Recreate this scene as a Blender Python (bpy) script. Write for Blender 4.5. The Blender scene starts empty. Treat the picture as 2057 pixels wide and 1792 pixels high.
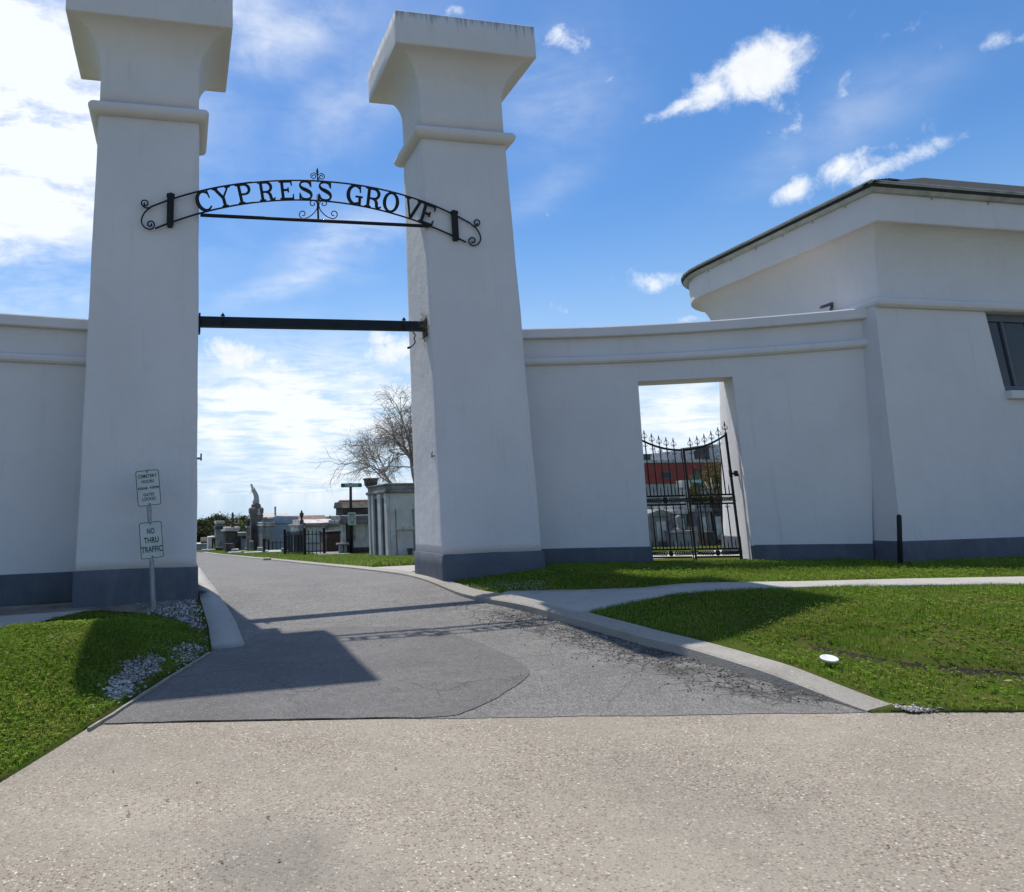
import bpy, bmesh, math, random
import numpy as np
from mathutils import Vector, Matrix, noise as mnoise
from mathutils.geometry import delaunay_2d_cdt
random.seed(7); rng = np.random.default_rng(7)
scene = bpy.context.scene
COL = scene.collection
PI = math.pi

# ------------------------------------------------------------------ camera
F, YAW, PITCH, ROLL = 1455.6, .2051, .1900, .0234        # focal length in units of a 2057 px wide picture
PX, PY = 1028.5 - 363.82, 896 - 140.66                   # principal point (the photograph is a crop)
CAMZ = 1.5
fw = np.array([math.sin(YAW)*math.cos(PITCH), math.cos(YAW)*math.cos(PITCH), math.sin(PITCH)])
rt = np.array([math.cos(YAW), -math.sin(YAW), 0.]); up = np.cross(rt, fw)
cr, sr = math.cos(ROLL), math.sin(ROLL)
rt, up = cr*rt - sr*up, sr*rt + cr*up
M3 = np.array([rt, up, fw]); CAM = np.array([0, 0, CAMZ])
cam = bpy.data.objects.new('camera', bpy.data.cameras.new('camera')); COL.objects.link(cam)
mw = Matrix.Identity(4)
for i in range(3):
    mw[i][0] = rt[i]; mw[i][1] = up[i]; mw[i][2] = -fw[i]; mw[i][3] = CAM[i]
cam.matrix_world = mw
cam.data.sensor_fit = 'HORIZONTAL'; cam.data.sensor_width = 36
cam.data.lens = F/2057*36
cam.data.shift_x = 363.82/2057; cam.data.shift_y = -140.66/2057
cam.data.clip_start = .05; cam.data.clip_end = 5000
scene.camera = cam
scene.view_settings.view_transform = 'Standard'; scene.view_settings.look = 'None'
scene.view_settings.gamma = 1; scene.view_settings.exposure = 0.0
scene.cycles.max_bounces = 6; scene.cycles.diffuse_bounces = 3; scene.cycles.transparent_max_bounces = 6

# ------------------------------------------------------------------ sun + sky
SUN_DIR = Vector((-.099, .3685, .924)).normalized()      # towards the sun
sl = bpy.data.lights.new('sun', 'SUN'); sl.energy = 4.8; sl.angle = math.radians(.53); sl.color = (1, .955, .88)
so = bpy.data.objects.new('sun', sl); COL.objects.link(so)
so.rotation_mode = 'QUATERNION'; so.rotation_quaternion = SUN_DIR.to_track_quat('Z', 'Y')
so.location = (0, 0, 30)

def ray(u, v): return M3.T @ np.array([(u-PX)/F, -(v-PY)/F, 1.])
def at_y(u, v, y): d = ray(u, v); return CAM + d*(y/d[1])

W = bpy.data.worlds.new('World'); scene.world = W; W.use_nodes = True
class NT:
    """small helper for building node trees"""
    def __init__(s, tree): s.t = tree; s.n = tree.nodes; s.l = tree.links
    def new(s, typ, ins=None, **kw):
        nd = s.n.new(typ)
        for k, v in kw.items(): setattr(nd, k, v)
        if ins:
            for k, v in ins.items(): s.set(nd.inputs[k], v)
        return nd
    def set(s, sock, v):
        if isinstance(v, bpy.types.NodeSocket): s.l.new(v, sock)
        elif hasattr(v, 'outputs'): s.l.new(v.outputs[0], sock)
        else: sock.default_value = v
    def math(s, op, a, b=None, c=None, clamp=False):
        nd = s.n.new('ShaderNodeMath'); nd.operation = op; nd.use_clamp = clamp
        for i, v in enumerate((a, b, c)):
            if v is not None: s.set(nd.inputs[i], v)
        return nd.outputs[0]
    def vmath(s, op, a, b=None):
        nd = s.n.new('ShaderNodeVectorMath'); nd.operation = op
        s.set(nd.inputs[0], a)
        if b is not None: s.set(nd.inputs['Scale' if op == 'SCALE' else 1], b)
        return nd.outputs['Value'] if op in ('DOT_PRODUCT', 'LENGTH') else nd.outputs[0]
    def noise(s, vec, scale, detail=4, rough=.55, dist=0.):
        return s.new('ShaderNodeTexNoise', {'Vector': vec, 'Scale': scale, 'Detail': detail, 'Roughness': rough, 'Distortion': dist}).outputs[0]
    def ss(s, x, a, b):
        nd = s.n.new('ShaderNodeMapRange'); nd.interpolation_type = 'SMOOTHSTEP'
        s.set(nd.inputs[0], x); s.set(nd.inputs[1], a); s.set(nd.inputs[2], b)
        return nd.outputs[0]
    def mix(s, f, a, b, mode='MIX'):
        nd = s.n.new('ShaderNodeMix'); nd.data_type = 'RGBA'; nd.blend_type = mode
        s.set(nd.inputs[0], f); s.set(nd.inputs[6], a); s.set(nd.inputs[7], b)
        return nd.outputs[2]
def c4(c): return (c[0], c[1], c[2], 1)

def build_sky():
    t = NT(W.node_tree); t.n.clear()
    sky = t.new('ShaderNodeTexSky', sky_type='NISHITA', sun_disc=False)
    sky.sun_elevation = math.asin(SUN_DIR.z); sky.sun_rotation = math.atan2(SUN_DIR.x, SUN_DIR.y)
    sky.altitude = 0; sky.air_density = 1.0; sky.dust_density = .4; sky.ozone_density = 2.5
    hs = t.new('ShaderNodeHueSaturation', {'Hue': .505, 'Saturation': 1.25, 'Value': 1.0, 'Color': sky})
    hs = t.new('ShaderNodeVectorMath', {0: hs.outputs[0], 1: (1.34, 1.47, 1.47)}, operation='MULTIPLY')
    co = t.new('ShaderNodeTexCoord'); D = co.outputs['Generated']
    sep = t.new('ShaderNodeSeparateXYZ', {0: D}); dz = t.math('MAXIMUM', sep.outputs[2], .03)
    # flat cloud-deck coordinates: clouds get smaller and denser towards the horizon
    dzz = t.math('ADD', dz, .12)
    P = t.new('ShaderNodeCombineXYZ', {0: t.math('DIVIDE', sep.outputs[0], dzz), 1: t.math('DIVIDE', sep.outputs[1], dzz), 2: 0.}).outputs[0]
    n1 = t.noise(D, 9, 9, .62, .25); n2 = t.noise(P, 3.2, 9, .6, .7)
    str_ = t.new('ShaderNodeMapping', {'Vector': P, 'Rotation': (0, 0, .6), 'Scale': (1.6, 3.4, 1)})
    n3 = t.noise(str_.outputs[0], 1.6, 9, .62, .5)
    fine = t.noise(D, 34, 7, .65, .3)
    def blob(u, v, ru, rv, ang=0.):
        d = ray(u, v); d = d/np.linalg.norm(d)
        x = np.cross(d, [0, 0, 1]); x /= np.linalg.norm(x); y = np.cross(x, d)
        c, s = math.cos(ang), math.sin(ang); x, y = c*x + s*y, -s*x + c*y
        x = x/(ru/F*(1/np.linalg.norm(ray(u, v)))); y = y/(rv/F*(1/np.linalg.norm(ray(u, v))))
        a = t.vmath('DOT_PRODUCT', D, tuple(x)); a = t.math('SUBTRACT', a, float(np.dot(d, x)))
        b = t.vmath('DOT_PRODUCT', D, tuple(y)); b = t.math('SUBTRACT', b, float(np.dot(d, y)))
        r2 = t.math('ADD', t.math('MULTIPLY', a, a), t.math('MULTIPLY', b, b))
        fr = t.math('GREATER_THAN', t.vmath('DOT_PRODUCT', D, tuple(d)), 0.)
        return t.math('MULTIPLY', fr, t.math('POWER', 2.718, t.math('MULTIPLY', r2, -1.)))
    def combine(bs):
        o = None
        for b in bs:
            g = blob(*b[:5]); g = t.math('MULTIPLY', g, b[5])
            o = g if o is None else t.math('MAXIMUM', o, g)
        return o
    # puffy clouds with crisp edges
    cum = combine([(1512, 136, 98, 66, .05, 1.65), (1440, 185, 80, 34, .1, 1.2), (1380, 206, 90, 16, .15, .95), (1650, 218, 60, 22, .35, .3), (1600, 378, 70, 26, .4, .8), (1680, 345, 110, 34, .2, .74), (1800, 326, 130, 24, .15, .62),
                   (1325, 566, 72, 30, .05, .98), (470, 712, 105, 40, -.1, 1.), (560, 730, 90, 26, -.1, .7), (775, 712, 75, 26, .12, .9), (765, 680, 34, 22, -.2, .75), (1140, 80, 90, 34, -.45, .72),
                   (1215, 160, 36, 20, .5, .5), (1850, 40, 60, 22, .1, .46), (2040, 78, 60, 30, -.2, .72), (760, 150, 60, 40, .5, .5), (415, 985, 60, 24, 0, .8), (550, 990, 70, 18, 0, .75), (610, 200, 60, 20, 0, .3),
                   (1390, 640, 46, 14, 0, .62), (925, 22, 40, 14, -.2, .5), (690, 800, 80, 14, 0, .62)])
    e = t.math('ADD', cum, t.math('MULTIPLY', t.math('SUBTRACT', n1, .5), 2.2))
    e = t.math('ADD', e, t.math('MULTIPLY', t.math('SUBTRACT', fine, .5), 1.5))
    cumd = t.ss(e, .36, 1.22)
    # thin streaked veil
    veil = combine([(20, 200, 260, 330, 0., 2.0), (-200, 0, 500, 500, 0, 1.), (330, 60, 330, 110, .25, .82), (520, 90, 190, 70, .3, .72), (600, 830, 340, 120, 0, 1.35), (1380, 830, 180, 90, 0, .95), (640, 965, 300, 60, 0, .95),
                    (690, 490, 130, 60, .35, .55), (600, 560, 160, 26, .3, .45), (1120, 180, 110, 110, .6, .32), (1700, 240, 200, 60, .4, .22), (700, 200, 200, 80, .6, .32), (1100, 380, 120, 40, .5, .16)])
    ev = t.math('MULTIPLY', veil, t.math('ADD', .12, t.math('MULTIPLY', t.ss(t.math('ADD', t.math('ADD', t.math('MULTIPLY', n3, .35), t.math('MULTIPLY', n2, .35)), t.math('MULTIPLY', n1, .3)), .38, .62), 1.05)))
    veild = t.math('MINIMUM', t.math('MULTIPLY', ev, 1.0), .93)
    # haze whitening low down, and unseen cloud thickened to keep the wall light neutral
    low = t.math('MULTIPLY', t.ss(dz, .40, .02), .9)
    gen = t.math('MULTIPLY', t.ss(n2, .50, .68), t.ss(t.math('ABSOLUTE', t.math('SUBTRACT', t.vmath('DOT_PRODUCT', D, tuple(fw)), -.2)), .75, .5))
    gen = t.math('MULTIPLY', gen, .75)
    dens = t.math('MAXIMUM', t.math('MAXIMUM', cumd, veild), gen)
    bg = t.new('ShaderNodeBackground', {'Strength': .105})
    base = t.mix(low, hs.outputs[0], (4.9, 6.7, 8.9, 1))
    shade = t.ss(t.math('ADD', t.math('MULTIPLY', cumd, .7), t.math('MULTIPLY', t.math('SUBTRACT', fine, .5), -.9)), .3, 1.)
    ccol = t.mix(shade, (9.6, 10.0, 10.4, 1), (8.4, 8.7, 9.1, 1))
    col = t.mix(dens, base, ccol)
    t.set(bg.inputs[0], col)
    t.l.new(bg.outputs[0], t.new('ShaderNodeOutputWorld').inputs[0])
build_sky()

# ------------------------------------------------------------------ ground shape
TT = np.array([-30, -3, 0, 1, 2, 3, 4, 4.8, 5.4, 6.1, 9, 13.9, 18.7, 23.5, 33, 48, 72, 140, 400, 3000.])
ZZ = np.array([-.02, 0, .04, .11, .16, .235, .36, .465, .505, .52, .47, .3, .12, -.08, -.4, -.8, -1.2, -1.6, -1.8, -2.])
# smooth the profile a little so no crease shows
_ts = np.linspace(-6, 12, 721); _zs = np.interp(_ts, TT, ZZ); _k = np.hanning(33); _k /= _k.sum()
_zs[20:-20] = np.convolve(_zs, _k, 'same')[20:-20]
_sel = (TT < -5.5) | (TT > 11.5)
TT2 = np.concatenate([TT[TT < -5.5], _ts[20:-20], TT[TT > 11.5]]); ZZ2 = np.concatenate([ZZ[TT < -5.5], _zs[20:-20], ZZ[TT > 11.5]])
def tpar(x, y): return .241*x + .97*y - 5.54
def G(x, y): return np.interp(tpar(np.asarray(x, float), np.asarray(y, float)), TT2, ZZ2)
def gp(u, v, fn=G, off=0.):
    d = ray(u, v); d = d/np.linalg.norm(d); a = prev = 1.0
    while a < 400:
        p = CAM + d*a
        if p[2] < fn(p[0], p[1]) + off: break
        prev = a; a *= 1.02
    lo, hi = prev, a
    for _ in range(34):
        m = (lo+hi)/2; p = CAM + d*m
        if p[2] < fn(p[0], p[1]) + off: hi = m
        else: lo = m
    return CAM + d*hi
def poly_dist(x, y, line):
    """distance to a polyline, and sign: + on its right-hand side (looking along it)"""
    x = np.asarray(x, float); y = np.asarray(y, float)
    best = np.full(x.shape, 1e9); sgn = np.ones(x.shape)
    for (ax, ay), (bx, by) in zip(line[:-1], line[1:]):
        dx, dy = bx-ax, by-ay; L2 = dx*dx + dy*dy
        k = np.clip(((x-ax)*dx + (y-ay)*dy)/L2, 0, 1)
        d = np.hypot(x-ax-k*dx, y-ay-k*dy); c = dx*(y-ay) - dy*(x-ax)
        b = d < best - 1e-9
        best = np.where(b, d, best); sgn = np.where(b, np.where(c < 0, 1., -1.), sgn)
    return best*sgn
def sst(x, a, b): k = np.clip((x-a)/(b-a), 0, 1); return k*k*(3-2*k)
def smooth_line(pts, n=8):
    """Catmull-Rom through 2D/3D points"""
    P = [np.array(p, float) for p in pts]; P = [2*P[0]-P[1]] + P + [2*P[-1]-P[-2]]; out = []
    for i in range(1, len(P)-2):
        for k in range(n):
            t = k/n
            out.append(.5*((2*P[i]) + (P[i+1]-P[i-1])*t + (2*P[i-1]-5*P[i]+4*P[i+1]-P[i+2])*t*t + (3*P[i]-P[i-1]-3*P[i+1]+P[i+2])*t**3))
    out.append(P[-2]); return out
def offset_line(line, d):
    L = [np.array(p[:2], float) for p in line]; out = []
    for i in range(len(L)):
        a = L[max(i-1, 0)]; b = L[min(i+1, len(L)-1)]; t = (b-a)/np.linalg.norm(b-a)
        out.append(L[i] + d*np.array([t[1], -t[0]]))        # + = to the right of travel
    return out

# right kerb: its foot against the drive, from the street to the far cemetery road
KR_near = [gp(u, v)[:2] for u, v in ((1741, 1432), (1548, 1374), (1380, 1320), (1285, 1295), (1184, 1266), (1055, 1229), (960, 1208), (904, 1189), (838, 1163), (792, 1153.5), (717, 1144.2), (684, 1140.8), (611, 1133.3), (552, 1126.6), (505, 1122), (459, 1117), (404, 1110))]
KR = smooth_line(KR_near, 6)
KR_in = offset_line(KR, .27)
KR_lo = [tuple(p) for p in KR]; KR_loin = [tuple(p) for p in KR_in]
def kerb_h(x, y): t = tpar(x, y); return .012 + .085*sst(t, -.05, .9)*(1-.75*sst(t, 3.2, 5.))
HT = np.array([-30, -.3, 0., .45, 1., 1.6, 2.3, 3.5, 4.5, 5.3, 7, 100]); HZ = np.array([-.02, .03, .05, .11, .26, .42, .53, .575, .61, .65, .66, .66])
def LR0(x, y):
    """right-hand lawn"""
    x = np.asarray(x, float); y = np.asarray(y, float)
    d = poly_dist(x, y, KR_loin); g = G(x, y); t = tpar(x, y)
    w = sst(d, -.1, 1.7); k0 = g + kerb_h(x, y)
    h = k0 + w*(np.interp(t, HT, HZ) - k0)
    return h
RUT = smooth_line([gp(u, v, LR0)[:2] for u, v in ((1610, 1290), (1690, 1306), (1770, 1321), (1860, 1334), (1960, 1343), (2057, 1352), (2150, 1362))], 5)
RUTt = [tuple(p) for p in RUT]
def LR(x, y):
    """right-hand lawn with the rut worn into it"""
    x = np.asarray(x, float); y = np.asarray(y, float); r = np.abs(poly_dist(x, y, RUTt))
    return LR0(x, y) - .12*(1-sst(r, .02, .12))
EDGE = [gp(u, v)[:2] for u, v in ((172, 1464), (185, 1456), (420, 1310))]
KL_in = [gp(u, v)[:2] for u, v in ((424, 1303), (419, 1262), (408, 1225), (398, 1192), (392, 1160))]
LEFTB = [tuple(gp(0, 1572)[:2]), tuple(EDGE[1]), tuple(EDGE[2]), tuple(KL_in[1]), tuple(KL_in[2]), tuple(KL_in[3]), (.3, 14.)]
def LL(x, y):
    """left-hand lawn mound"""
    x = np.asarray(x, float); y = np.asarray(y, float)
    d = -poly_dist(x, y, LEFTB); g = G(x, y)
    w = sst(d, 0, 1.0)*(1-sst(y, 8.2, 9.4))
    return g + .015 + .25*w

# ------------------------------------------------------------------ mesh helpers
class MB:
    def __init__(s): s.v = []; s.f = []; s.sm = []
    def add(s, vs, fs, smooth=False):
        o = len(s.v); s.v += [tuple(map(float, p)) for p in vs]; s.f += [tuple(i+o for i in f) for f in fs]; s.sm += [smooth]*len(fs); return s
    def box(s, x0, x1, y0, y1, z0, z1, rz=0., pivot=None):
        vs = [(x, y, z) for z in (z0, z1) for x, y in ((x0, y0), (x1, y0), (x1, y1), (x0, y1))]
        if rz:
            px, py = pivot if pivot else ((x0+x1)/2, (y0+y1)/2); c, n = math.cos(rz), math.sin(rz)
            vs = [(px+(x-px)*c-(y-py)*n, py+(x-px)*n+(y-py)*c, z) for x, y, z in vs]
        return s.add(vs, [(3, 2, 1, 0), (4, 5, 6, 7), (0, 1, 5, 4), (1, 2, 6, 5), (2, 3, 7, 6), (3, 0, 4, 7)])
    def rings(s, rings, cap0=True, cap1=True, smooth=False):
        n = len(rings[0]); vs = [p for r in rings for p in r]; fs = []
        for i in range(len(rings)-1):
            for k in range(n): fs.append((i*n+k, i*n+(k+1) % n, (i+1)*n+(k+1) % n, (i+1)*n+k))
        s.add(vs, fs, smooth)
        if cap0: s.add(rings[0], [tuple(range(n))[::-1]])
        if cap1: s.add(rings[-1], [tuple(range(n))])
        return s
    def tube(s, path, r, n=6, smooth=True):
        P = [Vector(p) for p in path]; R = r if hasattr(r, '__len__') else [r]*len(P); out = []; prev = None
        for i, p in enumerate(P):
            t = (P[min(i+1, len(P)-1)] - P[max(i-1, 0)]).normalized()
            if prev is None: prev = t.orthogonal().normalized()
            a = (prev - t*prev.dot(t))
            a = a.normalized() if a.length > 1e-6 else t.orthogonal().normalized()
            prev = a; b = t.cross(a)
            out.append([tuple(p + R[i]*(math.cos(2*PI*k/n)*a + math.sin(2*PI*k/n)*b)) for k in range(n)])
        return s.rings(out, True, True, smooth)
    def lathe(s, prof, cx, cy, n=16, smooth=True):
        return s.rings([[(cx+r*math.cos(2*PI*k/n), cy+r*math.sin(2*PI*k/n), z) for k in range(n)] for r, z in prof], True, True, smooth)
    def prism(s, poly, y0, y1):
        """polygon in x,z extruded along y"""
        n = len(poly); a = [(x, y0, z) for x, z in poly]; b = [(x, y1, z) for x, z in poly]
        fs = [tuple(range(n)), tuple(range(2*n-1, n-1, -1))] + [(k, k+n, (k+1) % n+n, (k+1) % n) for k in range(n)]
        return s.add(a+b, fs)
    def prism_yz(s, poly, x0, x1):
        n = len(poly); a = [(x0, y, z) for y, z in poly]; b = [(x1, y, z) for y, z in poly]
        fs = [tuple(range(n)), tuple(range(2*n-1, n-1, -1))] + [(k, k+n, (k+1) % n+n, (k+1) % n) for k in range(n)]
        return s.add(a+b, fs)
    def build(s, name, m, parent=None, loc=None, bevel=0., fix=True, seg=2):
        me = bpy.data.meshes.new(name); me.from_pydata(s.v, [], s.f); me.validate()
        if len(me.polygons) == len(s.sm): me.polygons.foreach_set('use_smooth', s.sm)
        if fix:
            b = bmesh.new(); b.from_mesh(me); bmesh.ops.remove_doubles(b, verts=b.verts, dist=1e-5); bmesh.ops.recalc_face_normals(b, faces=b.faces); b.to_mesh(me); b.free()
        me.materials.append(m); o = bpy.data.objects.new(name, me); COL.objects.link(o)
        if parent: o.parent = parent; o.matrix_parent_inverse = parent.matrix_world.inverted() if parent.get('_w') else Matrix.Identity(4)
        if loc is not None: o.location = loc
        if bevel:
            md = o.modifiers.new('bevel', 'BEVEL'); md.width = bevel; md.segments = seg; md.limit_method = 'ANGLE'; md.angle_limit = math.radians(35)
        return o
def raw_mesh(name, V, Fc, m, parent=None):
    """big triangle/quad soups straight from numpy"""
    me = bpy.data.meshes.new(name); k = Fc.shape[1]
    me.vertices.add(len(V)); me.vertices.foreach_set('co', V.astype(np.float32).ravel())
    me.loops.add(Fc.size); me.loops.foreach_set('vertex_index', Fc.astype(np.int32).ravel())
    me.polygons.add(len(Fc)); me.polygons.foreach_set('loop_start', np.arange(0, Fc.size, k, dtype=np.int32))
    me.update(calc_edges=True); me.materials.append(m)
    o = bpy.data.objects.new(name, me); COL.objects.link(o)
    if parent: o.parent = parent
    return o
def tag(o, label, cat, group=None, kind=None):
    o['label'] = label; o['category'] = cat
    if group: o['group'] = group
    if kind: o['kind'] = kind
    return o
def thing(name, label, cat, loc=(0, 0, 0), group=None):
    o = bpy.data.objects.new(name, None); COL.objects.link(o); o.location = loc; o.empty_display_size = .3
    return tag(o, label, cat, group)
def shift(mb, loc): mb.v = [(x-loc[0], y-loc[1], z-loc[2]) for x, y, z in mb.v]; return mb
def part(name, mb, m, t, bevel=0., label=None, parent=None, seg=2):
    """mb in world coordinates -> child of thing t (an unrotated empty), or of a part of t"""
    shift(mb, t.location); o = mb.build(name, m, parent or t, bevel=bevel, seg=seg)
    if label: o['label'] = label
    return o

# ------------------------------------------------------------------ materials
def new_mat(name):
    m = bpy.data.materials.new(name); m.use_nodes = True; t = NT(m.node_tree); b = m.node_tree.nodes['Principled BSDF']
    return m, t, b
def pos(t): return t.new('ShaderNodeNewGeometry').outputs['Position']
def plain(name, a, b=None, rough=.7, scale=6., bump=.0, bscale=60., metal=0., stain=None, stain_scale=1.2, stain_amt=.5, spec=.4):
    """two-tone mottled surface with a fine bump and optional dirt"""
    m, t, p = new_mat(name); P = pos(t); b = b or tuple(x*.8 for x in a)
    n = t.noise(P, scale, 6, .6)
    col = t.mix(t.ss(n, .32, .68), c4(a), c4(b))
    if stain:
        st = t.new('ShaderNodeMapping', {'Vector': P, 'Scale': (1, 1, .32)})
        s = t.ss(t.noise(st.outputs[0], stain_scale*2, 8, .65, .3), .48, .72)
        col = t.mix(t.math('MULTIPLY', s, stain_amt), col, c4(stain))
    t.set(p.inputs['Base Color'], col); p.inputs['Roughness'].default_value = rough; p.inputs['Metallic'].default_value = metal
    p.inputs['Specular IOR Level'].default_value = spec
    if bump:
        bm = t.new('ShaderNodeBump', {'Height': t.noise(P, bscale, 4, .6), 'Strength': bump, 'Distance': .02}); t.set(p.inputs['Normal'], bm.outputs[0])
    return m
def stucco(name, a, ztop=None, streak=.0):
    m, t, p = new_mat(name); P = pos(t)
    big = t.noise(P, .9, 5, .55); med = t.noise(P, 5, 6, .6); fine = t.noise(P, 55, 4, .6)
    col = t.mix(t.ss(big, .3, .72), c4(a), c4(tuple(x*.93 for x in a)))
    col = t.mix(t.math('MULTIPLY', t.ss(med, .5, .8), .35), col, c4((a[0]*.86, a[1]*.85, a[2]*.81)))
    sm = t.new('ShaderNodeMapping', {'Vector': P, 'Scale': (6, 6, .35)})
    run = t.ss(t.noise(sm.outputs[0], 1.6, 6, .65), .56, .78)
    col = t.mix(t.math('MULTIPLY', run, .26), col, (.36, .345, .31, 1))
    if ztop:
        sep = t.new('ShaderNodeSeparateXYZ', {0: P}); sm2 = t.new('ShaderNodeMapping', {'Vector': P, 'Scale': (22, 22, .9)})
        drip = t.math('ADD', t.math('SUBTRACT', sep.outputs[2], ztop), t.math('MULTIPLY', t.math('SUBTRACT', t.noise(sm2.outputs[0], 1., 5, .7), .5), .95))
        col = t.mix(t.math('MULTIPLY', t.ss(drip, -.13, .06), streak), col, (.10, .105, .09, 1))
    t.set(p.inputs['Base Color'], col); p.inputs['Roughness'].default_value = .85; p.inputs['Specular IOR Level'].default_value = .25
    h = t.math('ADD', t.math('MULTIPLY', t.noise(P, 3.2, 4, .5), 1.6), t.math('ADD', t.math('MULTIPLY', fine, .28), t.math('MULTIPLY', t.noise(P, 17, 5, .6), .5)))
    bm = t.new('ShaderNodeBump', {'Height': h, 'Strength': .27, 'Distance': .03}); t.set(p.inputs['Normal'], bm.outputs[0])
    return m
def m_concrete(name, a, b, pebble=0., scale=62., stain=False):
    m, t, p = new_mat(name); P = pos(t)
    big = t.noise(P, .55, 6, .6, .4); med = t.noise(P, 4, 6, .65); fine = t.noise(P, 130, 3, .7)
    col = t.mix(t.ss(big, .3, .7), c4(a), c4(b))
    col = t.mix(t.math('MULTIPLY', t.ss(med, .45, .75), .35), col, c4(tuple(x*.72 for x in b)))
    h = t.math('MULTIPLY', fine, .4)
    if pebble:
        vo = t.new('ShaderNodeTexVoronoi', {'Vector': P, 'Scale': scale}, feature='F1')
        sc = t.new('ShaderNodeSeparateColor', {0: vo.outputs['Color']})
        stone = t.ss(vo.outputs['Distance'], .62, .34)
        tone = t.new('ShaderNodeValToRGB', {0: sc.outputs[0]}); cr_ = tone.color_ramp
        cr_.elements[0].position = 0; cr_.elements[0].color = (.07, .045, .035, 1); cr_.elements[1].position = 1; cr_.elements[1].color = (.80, .74, .63, 1)
        for q, c in ((.25, (.17, .11, .08)), (.45, (.29, .215, .16)), (.66, (.37, .33, .24)), (.88, (.47, .42, .32)), (.96, (.55, .50, .41))):
            e = cr_.elements.new(q); e.color = c4(c)
        keep = t.math('MULTIPLY', stone, t.ss(sc.outputs[1], .18, .3))
        wear = t.math('ADD', .5, t.math('MULTIPLY', t.ss(t.noise(P, 1.1, 4, .6), .35, .65), .5))
        col = t.mix(t.math('MULTIPLY', t.math('MULTIPLY', keep, pebble), wear), col, tone.outputs[0])
        v2 = t.new('ShaderNodeTexVoronoi', {'Vector': P, 'Scale': scale*.42}, feature='F1'); s2 = t.new('ShaderNodeSeparateColor', {0: v2.outputs['Color']})
        big_st = t.math('MULTIPLY', t.ss(v2.outputs['Distance'], .36, .2), t.ss(s2.outputs[0], .8, .86))
        col = t.mix(t.math('MULTIPLY', big_st, .38), col, t.mix(s2.outputs[1], (.75, .67, .52, 1), (.16, .11, .085, 1)))
        # tyre-dirty patches
        st = t.ss(t.noise(t.new('ShaderNodeMapping', {'Vector': P, 'Rotation': (0, 0, .2), 'Scale': (.5, 1.1, 1)}).outputs[0], 1.3, 6, .7, .6), .60, .76)
        col = t.mix(t.math('MULTIPLY', st, .38), col, (.12, .115, .11, 1))
        if stain:
            for (su, sv, rx, amt) in ((560, 1735, .5, .34), (250, 1640, .5, -.10), (1450, 1600, .8, .12), (150, 1510, .5, .2)):
                q = gp(su, sv); dd = t.vmath('LENGTH', t.vmath('MULTIPLY', t.vmath('SUBTRACT', P, (float(q[0]), float(q[1]), float(q[2]))), (1., .8, 0.)))
                mk = t.ss(t.math('ADD', t.math('DIVIDE', dd, rx), t.math('MULTIPLY', t.math('SUBTRACT', t.noise(P, 3.5, 7, .7), .5), 1.6)), 1.1, .1)
                col = t.mix(t.math('MULTIPLY', mk, abs(amt)), col, (.10, .095, .09, 1) if amt > 0 else (.55, .5, .42, 1))
        h = t.math('ADD', h, t.math('MULTIPLY', keep, .55))
    t.set(p.inputs['Base Color'], col); p.inputs['Roughness'].default_value = .85; p.inputs['Specular IOR Level'].default_value = .3
    bm = t.new('ShaderNodeBump', {'Height': h, 'Strength': .55, 'Distance': .008}); t.set(p.inputs['Normal'], bm.outputs[0])
    return m
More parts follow.
